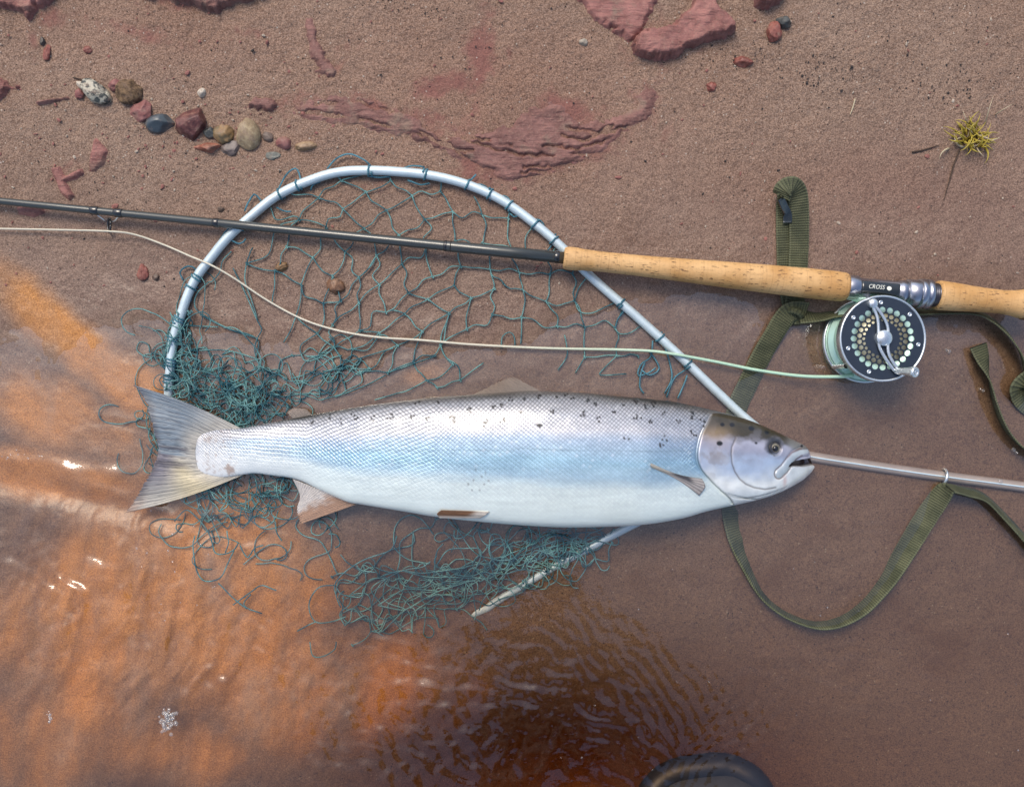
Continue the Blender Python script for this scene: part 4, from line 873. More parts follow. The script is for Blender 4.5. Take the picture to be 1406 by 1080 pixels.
# submerged netting below the belly
for pts in [[(545, 735), (540, 750), (532, 757), (505, 766), (489, 774), (470, 788), (460, 803), (463, 820), (468, 833)], [(489, 774), (495, 782), (518, 785)], [(460, 803), (470, 815), (494, 819), (500, 806)], [(459, 803), (440, 805), (428, 818), (425, 835), (434, 853), (455, 853), (475, 846)], [(434, 853), (422, 858), (408, 866)],
            [(519, 830), (545, 836), (557, 836), (580, 823), (602, 811), (630, 802), (650, 797), (656, 803), (655, 814)], [(519, 830), (540, 817), (557, 808), (580, 809), (602, 811)], [(515, 866), (525, 866), (540, 852), (557, 836), (568, 834), (574, 850)], [(525, 790), (540, 785), (553, 783), (575, 789), (592, 792), (620, 792), (645, 793)], [(526, 792), (533, 803), (550, 808)],
            [(553, 782), (580, 786), (615, 782), (640, 778)], [(602, 780), (596, 770), (600, 762)], [(600, 775), (615, 755), (640, 752), (658, 753), (660, 765), (650, 785)], [(426, 880), (430, 900), (445, 900), (460, 890), (462, 880)], [(557, 836), (600, 815), (610, 825), (613, 830)], [(240, 715), (255, 700), (268, 708), (285, 728), (292, 745), (296, 758), (308, 760), (322, 754), (328, 744)],
            [(312, 728), (314, 745), (310, 758)], [(322, 755), (312, 775), (305, 790), (296, 796), (280, 796), (270, 780), (265, 750), (268, 735)], [(330, 748), (340, 765), (350, 752), (362, 748)], [(378, 715), (380, 730), (388, 742)], [(320, 830), (345, 812), (360, 803), (380, 810)], [(345, 815), (335, 830), (360, 842)], [(300, 800), (320, 820), (340, 835)]]:
    strand(cord, [(x, y) for x, y in pts], lift=.0075, zj=.002)
nt = cord.build('netting', M_net, net); nt['kind'] = 'stuff'
# bunched netting
def tangle(bag, n, cx, cy, rx, ry, ang, size, zmax, seed, dirdeg=None, strength=.7, npt=12):
    r_ = np.random.default_rng(seed); c, s = math.cos(R(ang)), math.sin(R(ang))
    for i in range(n):
        u, v = r_.normal(0, .5, 2); x = cx + u * rx * c - v * ry * s; y = cy + u * rx * s + v * ry * c
        h_ = r_.uniform(0, 6.28) if dirdeg is None or r_.random() > strength else R(dirdeg) + r_.normal(0, .35) + (math.pi if r_.random() < .5 else 0)
        curl = r_.normal(0, .55); st = size * r_.uniform(.45, 1.05); pts = []; l0 = r_.uniform(.001, zmax); dl = r_.normal(0, zmax * .25)
        for q in range(npt):
            du, dv = ((x - cx) * c + (y - cy) * s) / rx, (-(x - cx) * s + (y - cy) * c) / ry
            if du * du + dv * dv > 1.1:
                h2 = math.atan2(cy - y, cx - x); h_ = h_ + .7 * math.sin(h2 - h_)
            pts.append((x, y, float(np.clip(l0 + dl * math.sin(q * 1.3), .001, zmax * 1.2))))
            x += st * math.cos(h_); y += st * math.sin(h_); h_ += curl + r_.normal(0, .14); curl = .82 * curl + r_.normal(0, .17)
        strand(bag, pts, n=npt * 4, rad=R_C * r_.uniform(.70, 1.0))
def bunch(bag, centre, widths, nu, nv, jit, zmax, seed, fold=2.0):
    """a strip of knotted diamond mesh crumpled along a line"""
    r_ = np.random.default_rng(seed)
    C_ = spline(centre, nu); T_ = np.gradient(C_, axis=0); T_ /= np.linalg.norm(T_, axis=1, keepdims=True); Nn = np.stack([-T_[:, 1], T_[:, 0]], 1)
    wd = np.interp(np.linspace(0, 1, nu), np.linspace(0, 1, len(widths)), widths)
    node = {}
    for i in range(nu):
        for j in range(nv):
            v = (j / (nv - 1) - .5) * 2; v = v + .55 * math.sin(v * fold * math.pi + i * .5 + seed)
            q = C_[i] + Nn[i] * v * wd[i] * .8 + r_.normal(0, jit, 2)
            node[i, j] = (q[0], q[1], float(np.clip(zmax * (.35 + .5 * math.sin(v * 4 + i * .7)) + r_.normal(0, zmax * .12), .001, zmax)))
    for (i, j), a in node.items():
        for di, dj in ((1, 0), (1, 1 if i % 2 else -1)):
            b = node.get((i + di, j + dj))
            if b is None or r_.random() < .06: continue
            d = np.array([b[0] - a[0], b[1] - a[1]]); pn = np.array([-d[1], d[0]])
            k1, k2 = r_.normal(0, .22, 2)
            m1 = (a[0] + d[0] * .33 + pn[0] * k1, a[1] + d[1] * .33 + pn[1] * k1, a[2] * .7 + b[2] * .3 + .001); m2 = (a[0] + d[0] * .67 + pn[0] * k2, a[1] + d[1] * .67 + pn[1] * k2, a[2] * .3 + b[2] * .7 + .001)
            strand(bag, [a, m1, m2, b], rad=R_C * r_.uniform(.8, 1.0))
        if (i + j) % 2 == 0: bag.tube(path3([(a[0] - 1.5, a[1] - 1.6, a[2]), a, (a[0] + 1.4, a[1] + 1.8, a[2])], 4), .0011, 5)
tg = Bag()
bunch(tg, [(252, 425), (250, 480), (275, 525), (335, 560), (395, 555)], [10, 22, 40, 40, 22], 12, 6, 7, .014, 31)
bunch(tg, [(245, 450), (240, 500), (300, 545), (350, 572)], [10, 18, 30, 16], 9, 5, 6, .016, 32, 3.0)
bunch(tg, [(300, 520), (370, 530), (440, 515), (500, 500)], [26, 34, 26, 12], 8, 5, 7, .006, 33)
tangle(tg, 10, 250, 470, 22, 75, 8, 12, .016, 1); tangle(tg, 8, 225, 500, 28, 40, 0, 11, .008, 2); tangle(tg, 22, 295, 530, 60, 32, 20, 12, .018, 3); tangle(tg, 10, 360, 545, 55, 26, 10, 15, .010, 4); tangle(tg, 10, 335, 570, 45, 16, 25, 9, .012, 5)
tangle(tg, 6, 420, 520, 55, 26, -20, 14, .006, 6); tangle(tg, 4, 205, 580, 16, 26, 0, 9, .008, 7); tangle(tg, 6, 204, 618, 14, 24, 0, 9, .008, 8)
t_ = tg.build('bunched_netting', M_net, net); t_['kind'] = 'stuff'; t_['label'] = 'thick bunch of teal cord heaped at the hoop beside the tail'
tg = Bag()
bunch(tg, [(268, 672), (310, 690), (360, 690), (400, 672)], [18, 38, 34, 18], 8, 5, 8, .011, 41)
tangle(tg, 16, 325, 680, 55, 26, -10, 11, .013, 11); tangle(tg, 6, 290, 715, 45, 25, 0, 12, .007, 12); tangle(tg, 4, 390, 690, 25, 30, 0, 12, .012, 13)
tangle(tg, 4, 442, 727, 26, 12, -5, 11, .012, 14, 175, .9, 7); tangle(tg, 4, 380, 760, 70, 30, 0, 12, .005, 15)
t_ = tg.build('bunched_netting', M_net, net); t_['kind'] = 'stuff'
tg = Bag()
bunch(tg, [(835, 738), (770, 752), (700, 775), (620, 796), (540, 815), (470, 830)], [12, 28, 46, 56, 56, 40], 13, 6, 8, .008, 42)
bunch(tg, [(800, 742), (730, 770), (660, 790), (600, 800)], [14, 28, 36, 26], 7, 5, 6, .009, 43, 3.0)
tangle(tg, 14, 690, 775, 95, 38, -8, 17, .014, 21, 172, .8); tangle(tg, 9, 770, 745, 55, 18, -20, 14, .014, 22, 155, .8); tangle(tg, 9, 610, 800, 75, 34, 5, 16, .012, 23, 170, .7); tangle(tg, 6, 560, 830, 90, 34, -5, 13, .006, 24); tangle(tg, 4, 650, 725, 50, 10, 0, 12, .01, 25); tangle(tg, 4, 500, 790, 60, 50, 0, 12, .004, 26)
t_ = tg.build('bunched_netting', M_net, net); t_['kind'] = 'stuff'; t_['label'] = 'submerged teal netting drawn out in long strands below the belly'
# cord lashed round the hoop
hxy = np.array([to_px(*(p[:2] * H / (H - p[2]))) for p in hp])
def lashing(px_, py_, turns=1.3, loose=()):
    i = int(np.argmin(np.hypot(hxy[:, 0] - px_, hxy[:, 1] - py_))); i = min(max(i, 2), len(hp) - 3)
    T = hp[i + 1] - hp[i - 1]; T /= np.linalg.norm(T); U = np.cross(T, [0, 0, 1]); U /= np.linalg.norm(U); W2 = np.cross(U, T)
    n = int(18 * turns); a = np.linspace(0, turns * 2 * math.pi, n) + rs.uniform(0, 6)
    rr_ = .0056 + .0009
    P = hp[i] + T * ((np.linspace(-.5, .5, n) * .0038 * turns + rs.normal(0, .0003, n))[:, None]) + rr_ * (np.cos(a)[:, None] * U + np.sin(a)[:, None] * W2)
    b = Bag().tube(P, .00120, 6)
    for l in loose: strand(b, l, lift=.004, rad=.00110, zj=.002)
    return b.build('lashing', M_lash, net)
lashing(509, 234, 1.4, [[(449, 232), (462, 218), (480, 212), (500, 220), (509, 228)], [(505, 242), (520, 244), (535, 243)]])
lashing(584, 240, 1.5, [[(550, 232), (568, 228), (583, 230)], [(560, 248), (578, 254), (590, 252)]])
lashing(642, 254, 1.2, [[(626, 250), (640, 252), (652, 242), (654, 240)], [(645, 255), (662, 254), (672, 262), (673, 276)]])
lashing(673, 268, 1.3); lashing(700, 283, 1.2, [[(686, 270), (695, 270), (702, 278)], [(700, 293), (706, 298), (712, 296)]])
lashing(737, 309, 1.3, [[(728, 300), (742, 303), (748, 312)]]); lashing(758, 328, 1.2, [[(760, 322), (758, 336), (750, 346)]])
lashing(412, 254, 1.3, [[(383, 260), (392, 242), (407, 232), (414, 250)], [(427, 262), (430, 254), (440, 250)]])
lashing(385, 266, 1.3, [[(336, 290), (346, 270), (352, 268), (360, 278)], [(380, 285), (390, 290), (400, 291)]])
lashing(328, 313, 1.2, [[(302, 330), (312, 316), (320, 312)], [(318, 330), (330, 335), (338, 328)]])
lashing(272, 380, 1.4, [[(252, 385), (248, 374), (256, 366), (268, 368), (270, 380)]]); lashing(262, 396, 1.5, [[(256, 392), (264, 400), (262, 414)]]); lashing(246, 440, 2.2); lashing(238, 468, 2.0); lashing(235, 500, 3.0); lashing(234, 520, 2.2)
lashing(855, 418, 1.2, [[(859, 414), (858, 425), (848, 438), (845, 450)]]); lashing(905, 463, 1.4, [[(896, 468), (893, 490), (880, 500), (876, 515), (890, 512), (900, 505)], [(912, 475), (920, 500), (922, 520), (912, 540)], [(885, 498), (880, 512), (878, 530), (884, 540)], [(890, 480), (905, 505), (892, 515), (880, 508)]])
lashing(944, 500, 1.2, [[(940, 508), (925, 520), (915, 545)], [(943, 515), (938, 530), (930, 547)]])
lashing(800, 748, 1.3); lashing(722, 800, 1.3)

# ------------------------------------------------------------------ fishing rod
rodA, rodB = np.array(PX(-240, 253, .026)), np.array(PX(775, 353.5, .029))
rod_dir_px = None
rod = empty('fishing_rod', PX(970, 375, gz(970, 375)))
tagged(rod, 'dark graphite fly rod with long cork grip lying across the net', 'fishing rod')
def rp(x, z=None):                     # a point on the rod axis at photo column x
    y = np.interp(x, [-240, 0, 775, 1160, 1285, 1420], [252, 276, 354, 394, 405, 419])
    zz = np.interp(x, [-240, 775, 1420], [.024, .030, .036]) if z is None else z
    return np.array(PX(x, y, zz))
def rod_part(name, prof, mat, sides=28, parent=rod):      # prof: (photo x, radius in photo px)
    P = np.array([rp(x) for x, r_ in prof]); rad = np.array([r_ * S * (H - .03) / H for x, r_ in prof])
    return Bag().tube(P, rad, sides).build(name, mat, parent)
rod_part('blank', [(-240, 4.3), (0, 4.9), (120, 5.2), (296, 5.7), (297, 6.0), (450, 6.3), (612, 6.9), (614, 7.6), (700, 7.9), (778, 8.2)], M_graph)
for x, l, r_ in [(130, 12, 6.2), (163, 12, 6.3), (297, 9, 6.6), (612, 5, 7.9), (619, 3, 7.9), (765, 8, 8.6)]:
    rod_part('thread_wrap', [(x - l / 2, r_ - .8), (x - l / 2 + 1.5, r_), (x + l / 2 - 1.5, r_), (x + l / 2, r_ - .8)], M_wrap)
rod_part('cork_fore_grip', [(774, 12.5), (775, 14.5), (779, 15.6), (790, 15.8), (800, 14.6), (830, 13.7), (880, 14.2), (940, 15.8), (1000, 17.8), (1060, 19.4), (1110, 20.3), (1145, 20.3), (1158, 19.6), (1162, 18)], M_cork, 40)
seat = rod_part('reel_seat', [(1160, 15.2), (1164, 15.6), (1176, 15.6), (1178, 14.4), (1232, 14.4), (1234, 15.8), (1242, 15.8), (1243, 14.2)], M_gun, 40)
rod_part('seat_collar', [(1160, 16.3), (1161, 16.9), (1176, 16.9), (1177, 16.0)], M_gun, 40, seat)
rod_part('seat_hood', [(1242, 14.4), (1244, 18.0), (1259, 18.0), (1261, 17.2)], M_gun, 40, seat)
rod_part('locking_ring', [(1259.5, 16), (1260, 19.6), (1262, 20.2), (1267, 20.2), (1268.5, 18.2), (1270, 20.2), (1276, 20.0), (1277, 17)], M_gun, 40, seat)
thr = []
for x in np.arange(1277, 1289, .75): thr.append((x, 16.2 if int(round((x - 1277) / .75)) % 3 else 15.2))
rod_part('seat_thread', thr, M_gun_dark, 32, seat)
rod_part('cork_rear_grip', [(1285, 15), (1286, 19.5), (1290, 20.2), (1310, 19.2), (1350, 16.6), (1375, 16.0), (1390, 17.4), (1400, 19.4), (1405, 20)], M_cork, 40)
rod_part('butt_cap', [(1404.5, 19.8), (1406, 21.2), (1412, 21.4), (1418, 20), (1421, 16), (1422, 8)], simple('brown_cork_cap', (0.16, 0.075, 0.035), 0.6, 0, .3, 150), 32)
# insert plate with lettering on the upper side of the seat
ax = rp(1242) - rp(1176); L_ = np.linalg.norm(ax); ax /= L_
sideV = np.cross([0, 0, 1], ax); sideV /= np.linalg.norm(sideV); upV = np.cross(ax, sideV)
def seat_pt(u, v, h):                  # u 0..1 along the seat, v metres across, h above the seat surface
    r_ = 14.4 * S * .971 + h; a = v / (14.4 * S * .971)
    return rp(1176 + 58 * u) + sideV * r_ * math.sin(a) + upV * r_ * math.cos(a)
us, vs = np.linspace(.03, .92, 20), np.linspace(-.0078, .0078, 18)
T0 = np.array([[seat_pt(u, v, .0007) for v in vs] for u in us]).reshape(-1, 3); T1 = np.array([[seat_pt(u, v, -.002) for v in vs] for u in us]).reshape(-1, 3)
f = grid_faces(20, 18); n_ = 360
bnd = [i * 18 for i in range(20)] + [19 * 18 + q for q in range(1, 18)] + [i * 18 + 17 for i in range(18, -1, -1)] + [q for q in range(16, 0, -1)]
Fp = np.vstack([f[:, ::-1], f + n_, np.array([(bnd[i], bnd[(i + 1) % len(bnd)], bnd[(i + 1) % len(bnd)] + n_, bnd[i] + n_) for i in range(len(bnd))])])
link('seat_insert', mesh_np('seat_insert', np.vstack([T0, T1]), Fp), M_plate, seat, False)
cu = bpy.data.curves.new('lettering', 'FONT'); cu.body = 'CROSS'; cu.size = .0068; cu.shear = .25; cu.space_character = 1.05; cu.extrude = .0001
cu.align_x = 'CENTER'; cu.align_y = 'CENTER'
tmp = bpy.data.objects.new('lettering_curve', cu); COL.objects.link(tmp)
bpy.context.view_layer.update()
tme = bpy.data.meshes.new_from_object(tmp); bpy.data.objects.remove(tmp)
for v_ in tme.vertices:
    x, y, z = v_.co
    v_.co = seat_pt(.36 + x * 1.0 / L_, y + .0012, .00085 + (.0001 if z > 0 else 0))
link('lettering', tme, M_white, seat, False)
em = Bag(); ring_ = [seat_pt(.66 + .0032 / L_ * math.cos(a), .0008 + .0024 * math.sin(a), .00095) for a in np.linspace(0, 2 * math.pi, 24, endpoint=False)]
em.add(np.array(ring_ + [seat_pt(.66, .0008, .00105)]), [(i, (i + 1) % 24, 24) for i in range(24)]).build('emblem', M_white, seat, False)
# stripping guide below the blank
gd = Bag(); c_ = np.array(PX(150, 309, .014))
gring = [c_ + np.array([.0042 * math.cos(a) * .75, .0088 * math.sin(a), .003 * math.cos(a)]) for a in np.linspace(0, 2 * math.pi, 26)]
gd.tube(np.array(gring), .0011, 8)
guide = gd.build('line_guide', M_wrap, rod)
gl_ = Bag()
for x0, x1 in [(132, 146), (163, 154)]:
    gl_.tube(spline([rp(x0) + np.array([0, -.004, 0]), (rp(x0) + c_) / 2 + np.array([.001, -.002, 0]), c_ + np.array([(x1 - 150) * S, .004, .001])], 10), .0009, 6)
gl_.build('guide_leg', M_sil, guide)

# ------------------------------------------------------------------ fly reel
RZ0 = gz(1195, 470) + .002
RZ1 = RZ0 + .060
fc = np.array(PX(1212, 464.5, RZ1)); Rr = 59.5 * S * (H - RZ1) / H
reel = empty('fly_reel', (fc[0], fc[1], RZ0))
tagged(reel, 'large arbor fly reel with drilled navy face and silver rim under the cork grip', 'fly reel')
def zl(z): return z - 0.0
def rl(name, prof, mat, sides=64, parent=reel, c=None): # prof (z above reel base, radius)
    c = fc if c is None else c
    return Bag().add(*lathe([(z_, r_) for z_, r_ in prof], sides, (c[0], c[1], RZ0))).build(name, mat, parent)
back = rl('back_plate', [(0, .001), (0, Rr * .93), (.002, Rr * .985), (.008, Rr), (.010, Rr * .985), (.0105, Rr * .93), (.0100, Rr * .60), (.0100, .001)], M_mint)
rl('back_rim', [(.0075, Rr * .99), (.0075, Rr * 1.012), (.0120, Rr * 1.012), (.0120, Rr * .965), (.0075, Rr * .965)], M_sil)
spool = rl('spool', [(.012, Rr * .92), (.016, Rr * .95), (.018, Rr * .95), (.0185, Rr * .70), (.044, Rr * .70), (.0445, Rr * .95), (.0500, Rr * .95)], M_mint)
# ventilated spool wall: dark drilled band
rl('wound_line', [(.0190, Rr * .66), (.0190, Rr * .80), (.024, Rr * .86), (.032, Rr * .87), (.040, Rr * .84), (.0440, Rr * .78), (.0440, Rr * .66)], M_line_mint)
for k_ in range(3):
    a = R(100 + 120 * k_); c_ = (fc[0] + Rr * .972 * math.cos(a), fc[1] + Rr * .972 * math.sin(a))
    rl('pillar', [(.010, .0032), (.048, .0032)], M_sil, 14, reel, c_)
for k_ in range(30):
    a = R(12 * k_); c_ = np.array([fc[0] + Rr * .951 * math.cos(a), fc[1] + Rr * .951 * math.sin(a), RZ0 + .0475])
    Bag().add(*lathe([(0, .0001), (0, .0017), (.0006, .0017), (.0006, .0001)], 12, c_, (math.cos(a), math.sin(a), 0))).build('vent_hole', M_plate, spool)
rl('inner_floor', [(.0586, .001), (.0586, Rr * .60), (.0570, Rr * .60), (.0570, .001)], M_gold)
rl('inner_cup', [(.0570, Rr * .60), (.0588, Rr * .605), (.0588, Rr * .90), (.0570, Rr * .90)], M_mint)
# drilled face
bm = bmesh.new()
def circ(cx, cy, r_, n, z):
    vs_ = [bm.verts.new((cx + r_ * math.cos(2 * math.pi * i / n), cy + r_ * math.sin(2 * math.pi * i / n), z)) for i in range(n)]
    return [bm.edges.new((vs_[i], vs_[(i + 1) % n])) for i in range(n)]
ed = circ(0, 0, Rr * .955, 96, 0)
for q, (rr_, hr, cnt, off) in enumerate([(.665, .074, 24, 0), (.535, .060, 24, 7.5), (.435, .042, 24, 0)]):
    for k_ in range(cnt):
        a = R(360 / cnt * k_ + off); ed += circ(Rr * rr_ * math.cos(a), Rr * rr_ * math.sin(a), Rr * hr, 14, 0)
bmesh.ops.triangle_fill(bm, use_beauty=True, use_dissolve=False, edges=ed)
res = bmesh.ops.extrude_face_region(bm, geom=bm.faces[:])
for g_ in res['geom']:
    if isinstance(g_, bmesh.types.BMVert): g_.co.z -= .0035
bmesh.ops.recalc_face_normals(bm, faces=bm.faces)
bmesh.ops.translate(bm, verts=bm.verts, vec=(fc[0], fc[1], RZ1))
me = bpy.data.meshes.new('face_plate'); bm.to_mesh(me); bm.free()
link('face_plate', me, M_navy, reel, False)
rl('face_rim', [(.050, Rr * .955), (.050, Rr), (.0595, Rr), (.0612, Rr * .99), (.0612, Rr * .965), (.0600, Rr * .948), (.056, Rr * .948)], M_sil, 96)
for k_ in range(7):
    a = R(93 - 51.4 * k_); c_ = (fc[0] + Rr * .83 * math.cos(a), fc[1] + Rr * .83 * math.sin(a))
    sc_ = rl('face_screw', [(.0598, .0025), (.0608, .0025), (.0610, .0020), (.0610, .0011), (.0603, .0009), (.0603, .0001)], M_sil, 16, reel, c_)
# S-shaped double handle arm
hz_ = RZ1 + .0035
def fpt(x, y, z=hz_): # photo point on the face
    return np.array(PX(x, y, z))
arm = Bag()
for pts in [[(1197, 418), (1204, 434), (1206, 449), (1206, 464), (1208, 478), (1217, 494), (1228, 509)], [(1201, 419), (1211, 432), (1218, 446), (1220, 462), (1219, 478), (1222, 490), (1232, 506)]]:
    arm.tube(np.array([fpt(*p) for p in spline(pts, 26)]), .0019, 8)
ho = arm.build('handle_arm', M_sil, reel)
hub = rl('handle_hub', [(.0600, .0094), (.0655, .0092), (.0665, .0086), (.0668, .0001)], M_sil, 36, reel, fpt(1213.5, 464))
rl('counterweight', [(.0600, .0052), (.0655, .0054), (.0668, .0048), (.0670, .0001)], M_sil, 26, reel, fpt(1198.5, 416.5))
kb = fpt(1231, 509); kd = np.array([.012, -.002, .022])
Bag().add(*lathe([(0, .0038), (.004, .0040), (.014, .0046), (.022, .0062), (.0245, .0064), (.0262, .0056), (.0262, .0032), (.0250, .0030), (.0250, .0018), (.0258, .0016), (.0258, .0001)], 28, kb + np.array([0, 0, -.001]), kd)).build('handle_knob', M_sil, reel)
# foot under the seat
foot = []
P0, P1 = rp(1166) + np.array([0, -.012, 0]), rp(1250) + np.array([0, -.011, 0])
Bag().tube(np.array([P0 + (P1 - P0) * t for t in np.linspace(0, 1, 12)]), [.003, .0045, .0055, .006, .006, .006, .006, .006, .0058, .005, .0045, .003], 12).build('reel_foot', M_mint, reel)
st0 = (P0 + P1) / 2; st1 = np.array([fc[0], fc[1] + Rr * .9, RZ0 + .03])
Bag().tube(np.array([st0, (st0 + st1) / 2, st1]), [.006, .007, .008], 12).build('foot_stem', M_mint, reel)

# ------------------------------------------------------------------ fly line
fl = [(-240, 305, .006), (-60, 313, .006), (0, 314, .006), (80, 315.5, .008), (150, 317.5, .012), (185, 322, .008), (225, 336, .006), (262, 352, .011), (290, 364, .0145), (320, 381, .010), (370, 414, .006), (420, 440, .006), (470, 455, .006), (520, 463, .006), (580, 467, .006), (650, 473, .006), (750, 478, .006), (850, 480, .007), (895, 482, .012), (925, 486, .0150), (980, 496, .011), (1040, 508, .012), (1100, 516, .016), (1150, 517, .021), (1172, 515.5, .024)]
P = smooth_z(path3(fl, 330), 5)
rad = np.interp(np.linspace(0, 1, 330), [0, .45, .7, 1], [.0011, .0012, .0016, .0021])
mline = M('fly_line'); xx = mline.n('SeparateXYZ', {0: mline.pos()}).outputs[0]
mline.bsdf(col=mline.mix(mline.ramp(xx, -.05, .25), (0.62, 0.58, 0.46), (0.44, 0.66, 0.50)), rough=.4)
o = Bag().tube(P, rad, 10).build('fly_line', mline.m); tagged(o, 'pale fly line running from the reel over the net to the rod guide', 'fishing line')

# ------------------------------------------------------------------ carrying strap
strap = empty('carrying_strap', PX(1090, 430, gz(1090, 430)))
tagged(strap, 'olive green webbing strap looped under the rod and tied to the net shaft', 'strap')
def webbing(pts, n=90, width=25.0, name='webbing', label=None):
    """pts: photo x, y, height above ground, roll in degrees (0 = lying flat)"""
    A = spline([(p[0], p[1], p[2] * 1e4, p[3]) for p in pts], n)
    P = []
    for x, y, l, r_ in A:
        X, Y, _ = PX(x, y); P.append(PX(x, y, float(ground_z(X, Y)) + l * 1e-4))
    P = smooth_z(np.array(P), 7); T = np.gradient(P, axis=0); T /= np.linalg.norm(T, axis=1, keepdims=True)
    Sd = np.cross(T, np.array([0, 0, 1.0])); Sd /= np.linalg.norm(Sd, axis=1, keepdims=True); Up = np.cross(Sd, T)
    ro = np.radians(A[:, 3])[:, None]; Lx = Sd * np.cos(ro) + Up * np.sin(ro); Nn = np.cross(Lx, T)
    wv = np.linspace(-.5, .5, 9); wd = width * S
    rows = []
    lift = np.abs(np.sin(ro)) * wd * .5
    for sgn_ in (1, -1):
        for w_ in (wv if sgn_ > 0 else wv[::-1]):
            rows.append(P + Lx * w_ * wd + Nn * (.0008 * sgn_) + np.array([0, 0, 1]) * lift)
    V = np.stack(rows, 1).reshape(-1, 3); F = grid_faces(n, 18, True)
    arc = np.concatenate([[0], np.cumsum(np.linalg.norm(np.diff(P, axis=0), axis=1))])
    uv = np.stack([np.repeat(arc, 18), np.tile(np.concatenate([wv + .5, wv[::-1] + .5]), n)], 1)
    b = Bag().add(V, F, uv); b.F += [tuple(range(17, -1, -1)), tuple((n - 1) * 18 + q for q in range(18))]
    o = b.build(name, M_web, strap)
    if label: o['label'] = label
    return o
webbing([(1075, 262, .012, 25), (1077, 285, .005, 5), (1078, 330, .003, 0), (1080, 380, .003, 0), (1087, 425, .003, 0), (1090, 440, .003, 10)], 60, 24)
webbing([(1070, 272, .010, 40), (1076, 260, .020, 20), (1088, 256, .022, -5), (1095, 270, .012, -8), (1097, 310, .007, -4), (1096, 360, .006, 0), (1092, 405, .006, 0), (1090, 436, .006, 0)], 70, 26)
webbing([(1104, 428, .006, 40), (1085, 429, .010, 10), (1074, 440, .009, 5), (1060, 462, .004, 12), (1044, 490, .002, 10), (1026, 528, .001, 5), (1012, 560, .0005, 5), (1004, 610, -.001, 5), (1003, 680, -.0018, 5), (1008, 730, -.0022, 20), (1024, 775, -.006, 45), (1045, 815, -.007, 66), (1080, 842, -.005, 76), (1125, 854, -.004, 79), (1170, 838, -.003, 76), (1208, 800, -.002, 68), (1240, 752, .001, 45), (1266, 712, .003, 30), (1282, 686, .006, 45), (1293, 668, .012, 70)], 190, 28)
webbing([(1296, 668, .012, 70), (1318, 673, .004, 65), (1345, 681, .001, 62), (1372, 706, .001, 58), (1410, 748, .001, 55), (1450, 800, .001, 50)], 60, 26)
webbing([(1094, 434, .004, 30), (1120, 436, .003, 60), (1150, 432, .002, 70), (1240, 430, .002, 70), (1320, 428, .003, 66), (1352, 438, .004, 62), (1378, 460, .004, 60), (1394, 485, .003, 64), (1402, 515, .003, 66), (1404, 545, .002, 50)], 90, 26)
webbing([(1342, 474, .006, 8), (1346, 492, .004, 25), (1352, 520, .001, 62), (1360, 555, .0005, 72), (1374, 588, .0005, 74), (1395, 612, .0005, 74), (1425, 630, .0005, 72)], 70, 26)
webbing([(1425, 505, .012, 40), (1402, 528, .014, 10), (1400, 540, .008, 0), (1412, 556, .003, 0), (1440, 570, .002, 0)], 40, 28)
Bag().tube(np.array(path3([(1080, 428, .006), (1088, 426, .014), (1098, 430, .016), (1100, 438, .008), (1092, 442, .006), (1080, 436, .006)], 30)), .0042, 10).build('strap_knot', M_web, strap)
Bag().tube(np.array(path3([(1286, 676, .004), (1290, 668, .012), (1297, 667, .013), (1300, 674, .006), (1312, 674, .004)], 24)), .0038, 10).build('strap_knot', M_web, strap)
bt = webbing([(1071, 272, .020, 20), (1076, 282, .016, 10), (1081, 294, .011, 0), (1081, 306, .009, 0)], 24, 12, 'fold_shade', 'black strip standing for the shade in the strap fold'); bt.data.materials.clear(); bt.data.materials.append(M_plate)  # black strip added for the dark hollow inside the strap fold

# ------------------------------------------------------------------ grass, straws, twigs
def blade(bag, x, y, L, a, z1, wpx=1.6, bend=0.3):
    n = 8; pts = []
    for t in np.linspace(0, 1, n):
        aa = a + bend * t
        pts.append(PX(x + L * t * math.cos(aa), y + L * t * math.sin(aa), gz(x, y) - .002 + z1 * math.sin(min(t * 1.25, 1) * math.pi * .6)))
    P = np.array(pts); bag.tube(P, np.linspace(wpx, .25, n) * S * .5, 5)
tuft = empty('grass_tuft', PX(1330, 192, gz(1330, 192)))
tagged(tuft, 'small yellow green grass tuft rooted in the sand', 'grass tuft')
rg = np.random.default_rng(9)
for i in range(64):
    b = Bag(); a = rg.uniform(0, 6.28); x = 1332 + rg.normal(0, 10); y = 190 + rg.normal(0, 7)
    a = math.atan2((y - 194) * 1.2 + rg.normal(0, 9), (x - 1332) + rg.normal(0, 9))
    blade(b, x, y, rg.uniform(12, 27), a, rg.uniform(.004, .022), rg.uniform(2.4, 4.4), rg.normal(0, .8))
    b.build('grass_blade', M_grass if rg.random() < .8 else M_straw, tuft)
for (x, y, L, a, m_) in [(1352, 172, 42, -1.33, M_straw), (1366, 158, 30, -.6, M_straw), (1330, 172, 22, -2.0, M_straw)]:
    b = Bag(); blade(b, x, y, L, a, .02, 2.2, .05); b.build('grass_stem', m_, tuft)
def twig(pts, r_, mat, label, nm='twig', cat='twig'):
    P = path3(pts, 24, r_ * .8); P[:, 2] += .0004; o = Bag().tube(P, np.interp(np.linspace(0, 1, 24), [0, .5, 1], [r_, r_, r_ * .4]), 7).build(nm, mat); tagged(o, label, cat, 'twigs and straws on the sand')
twig([(1318, 205), (1310, 225), (1303, 250), (1296, 274)], .0010, M_twig, 'long dark twig pointing away from the grass tuft towards the water')
twig([(1252, 209), (1268, 206), (1290, 199)], .0011, M_twig, 'short dark twig lying beside the grass tuft')
twig([(1174, 136), (1171, 147), (1167, 158)], .0009, M_straw, 'single pale straw lying on open sand', 'straw', 'straw')
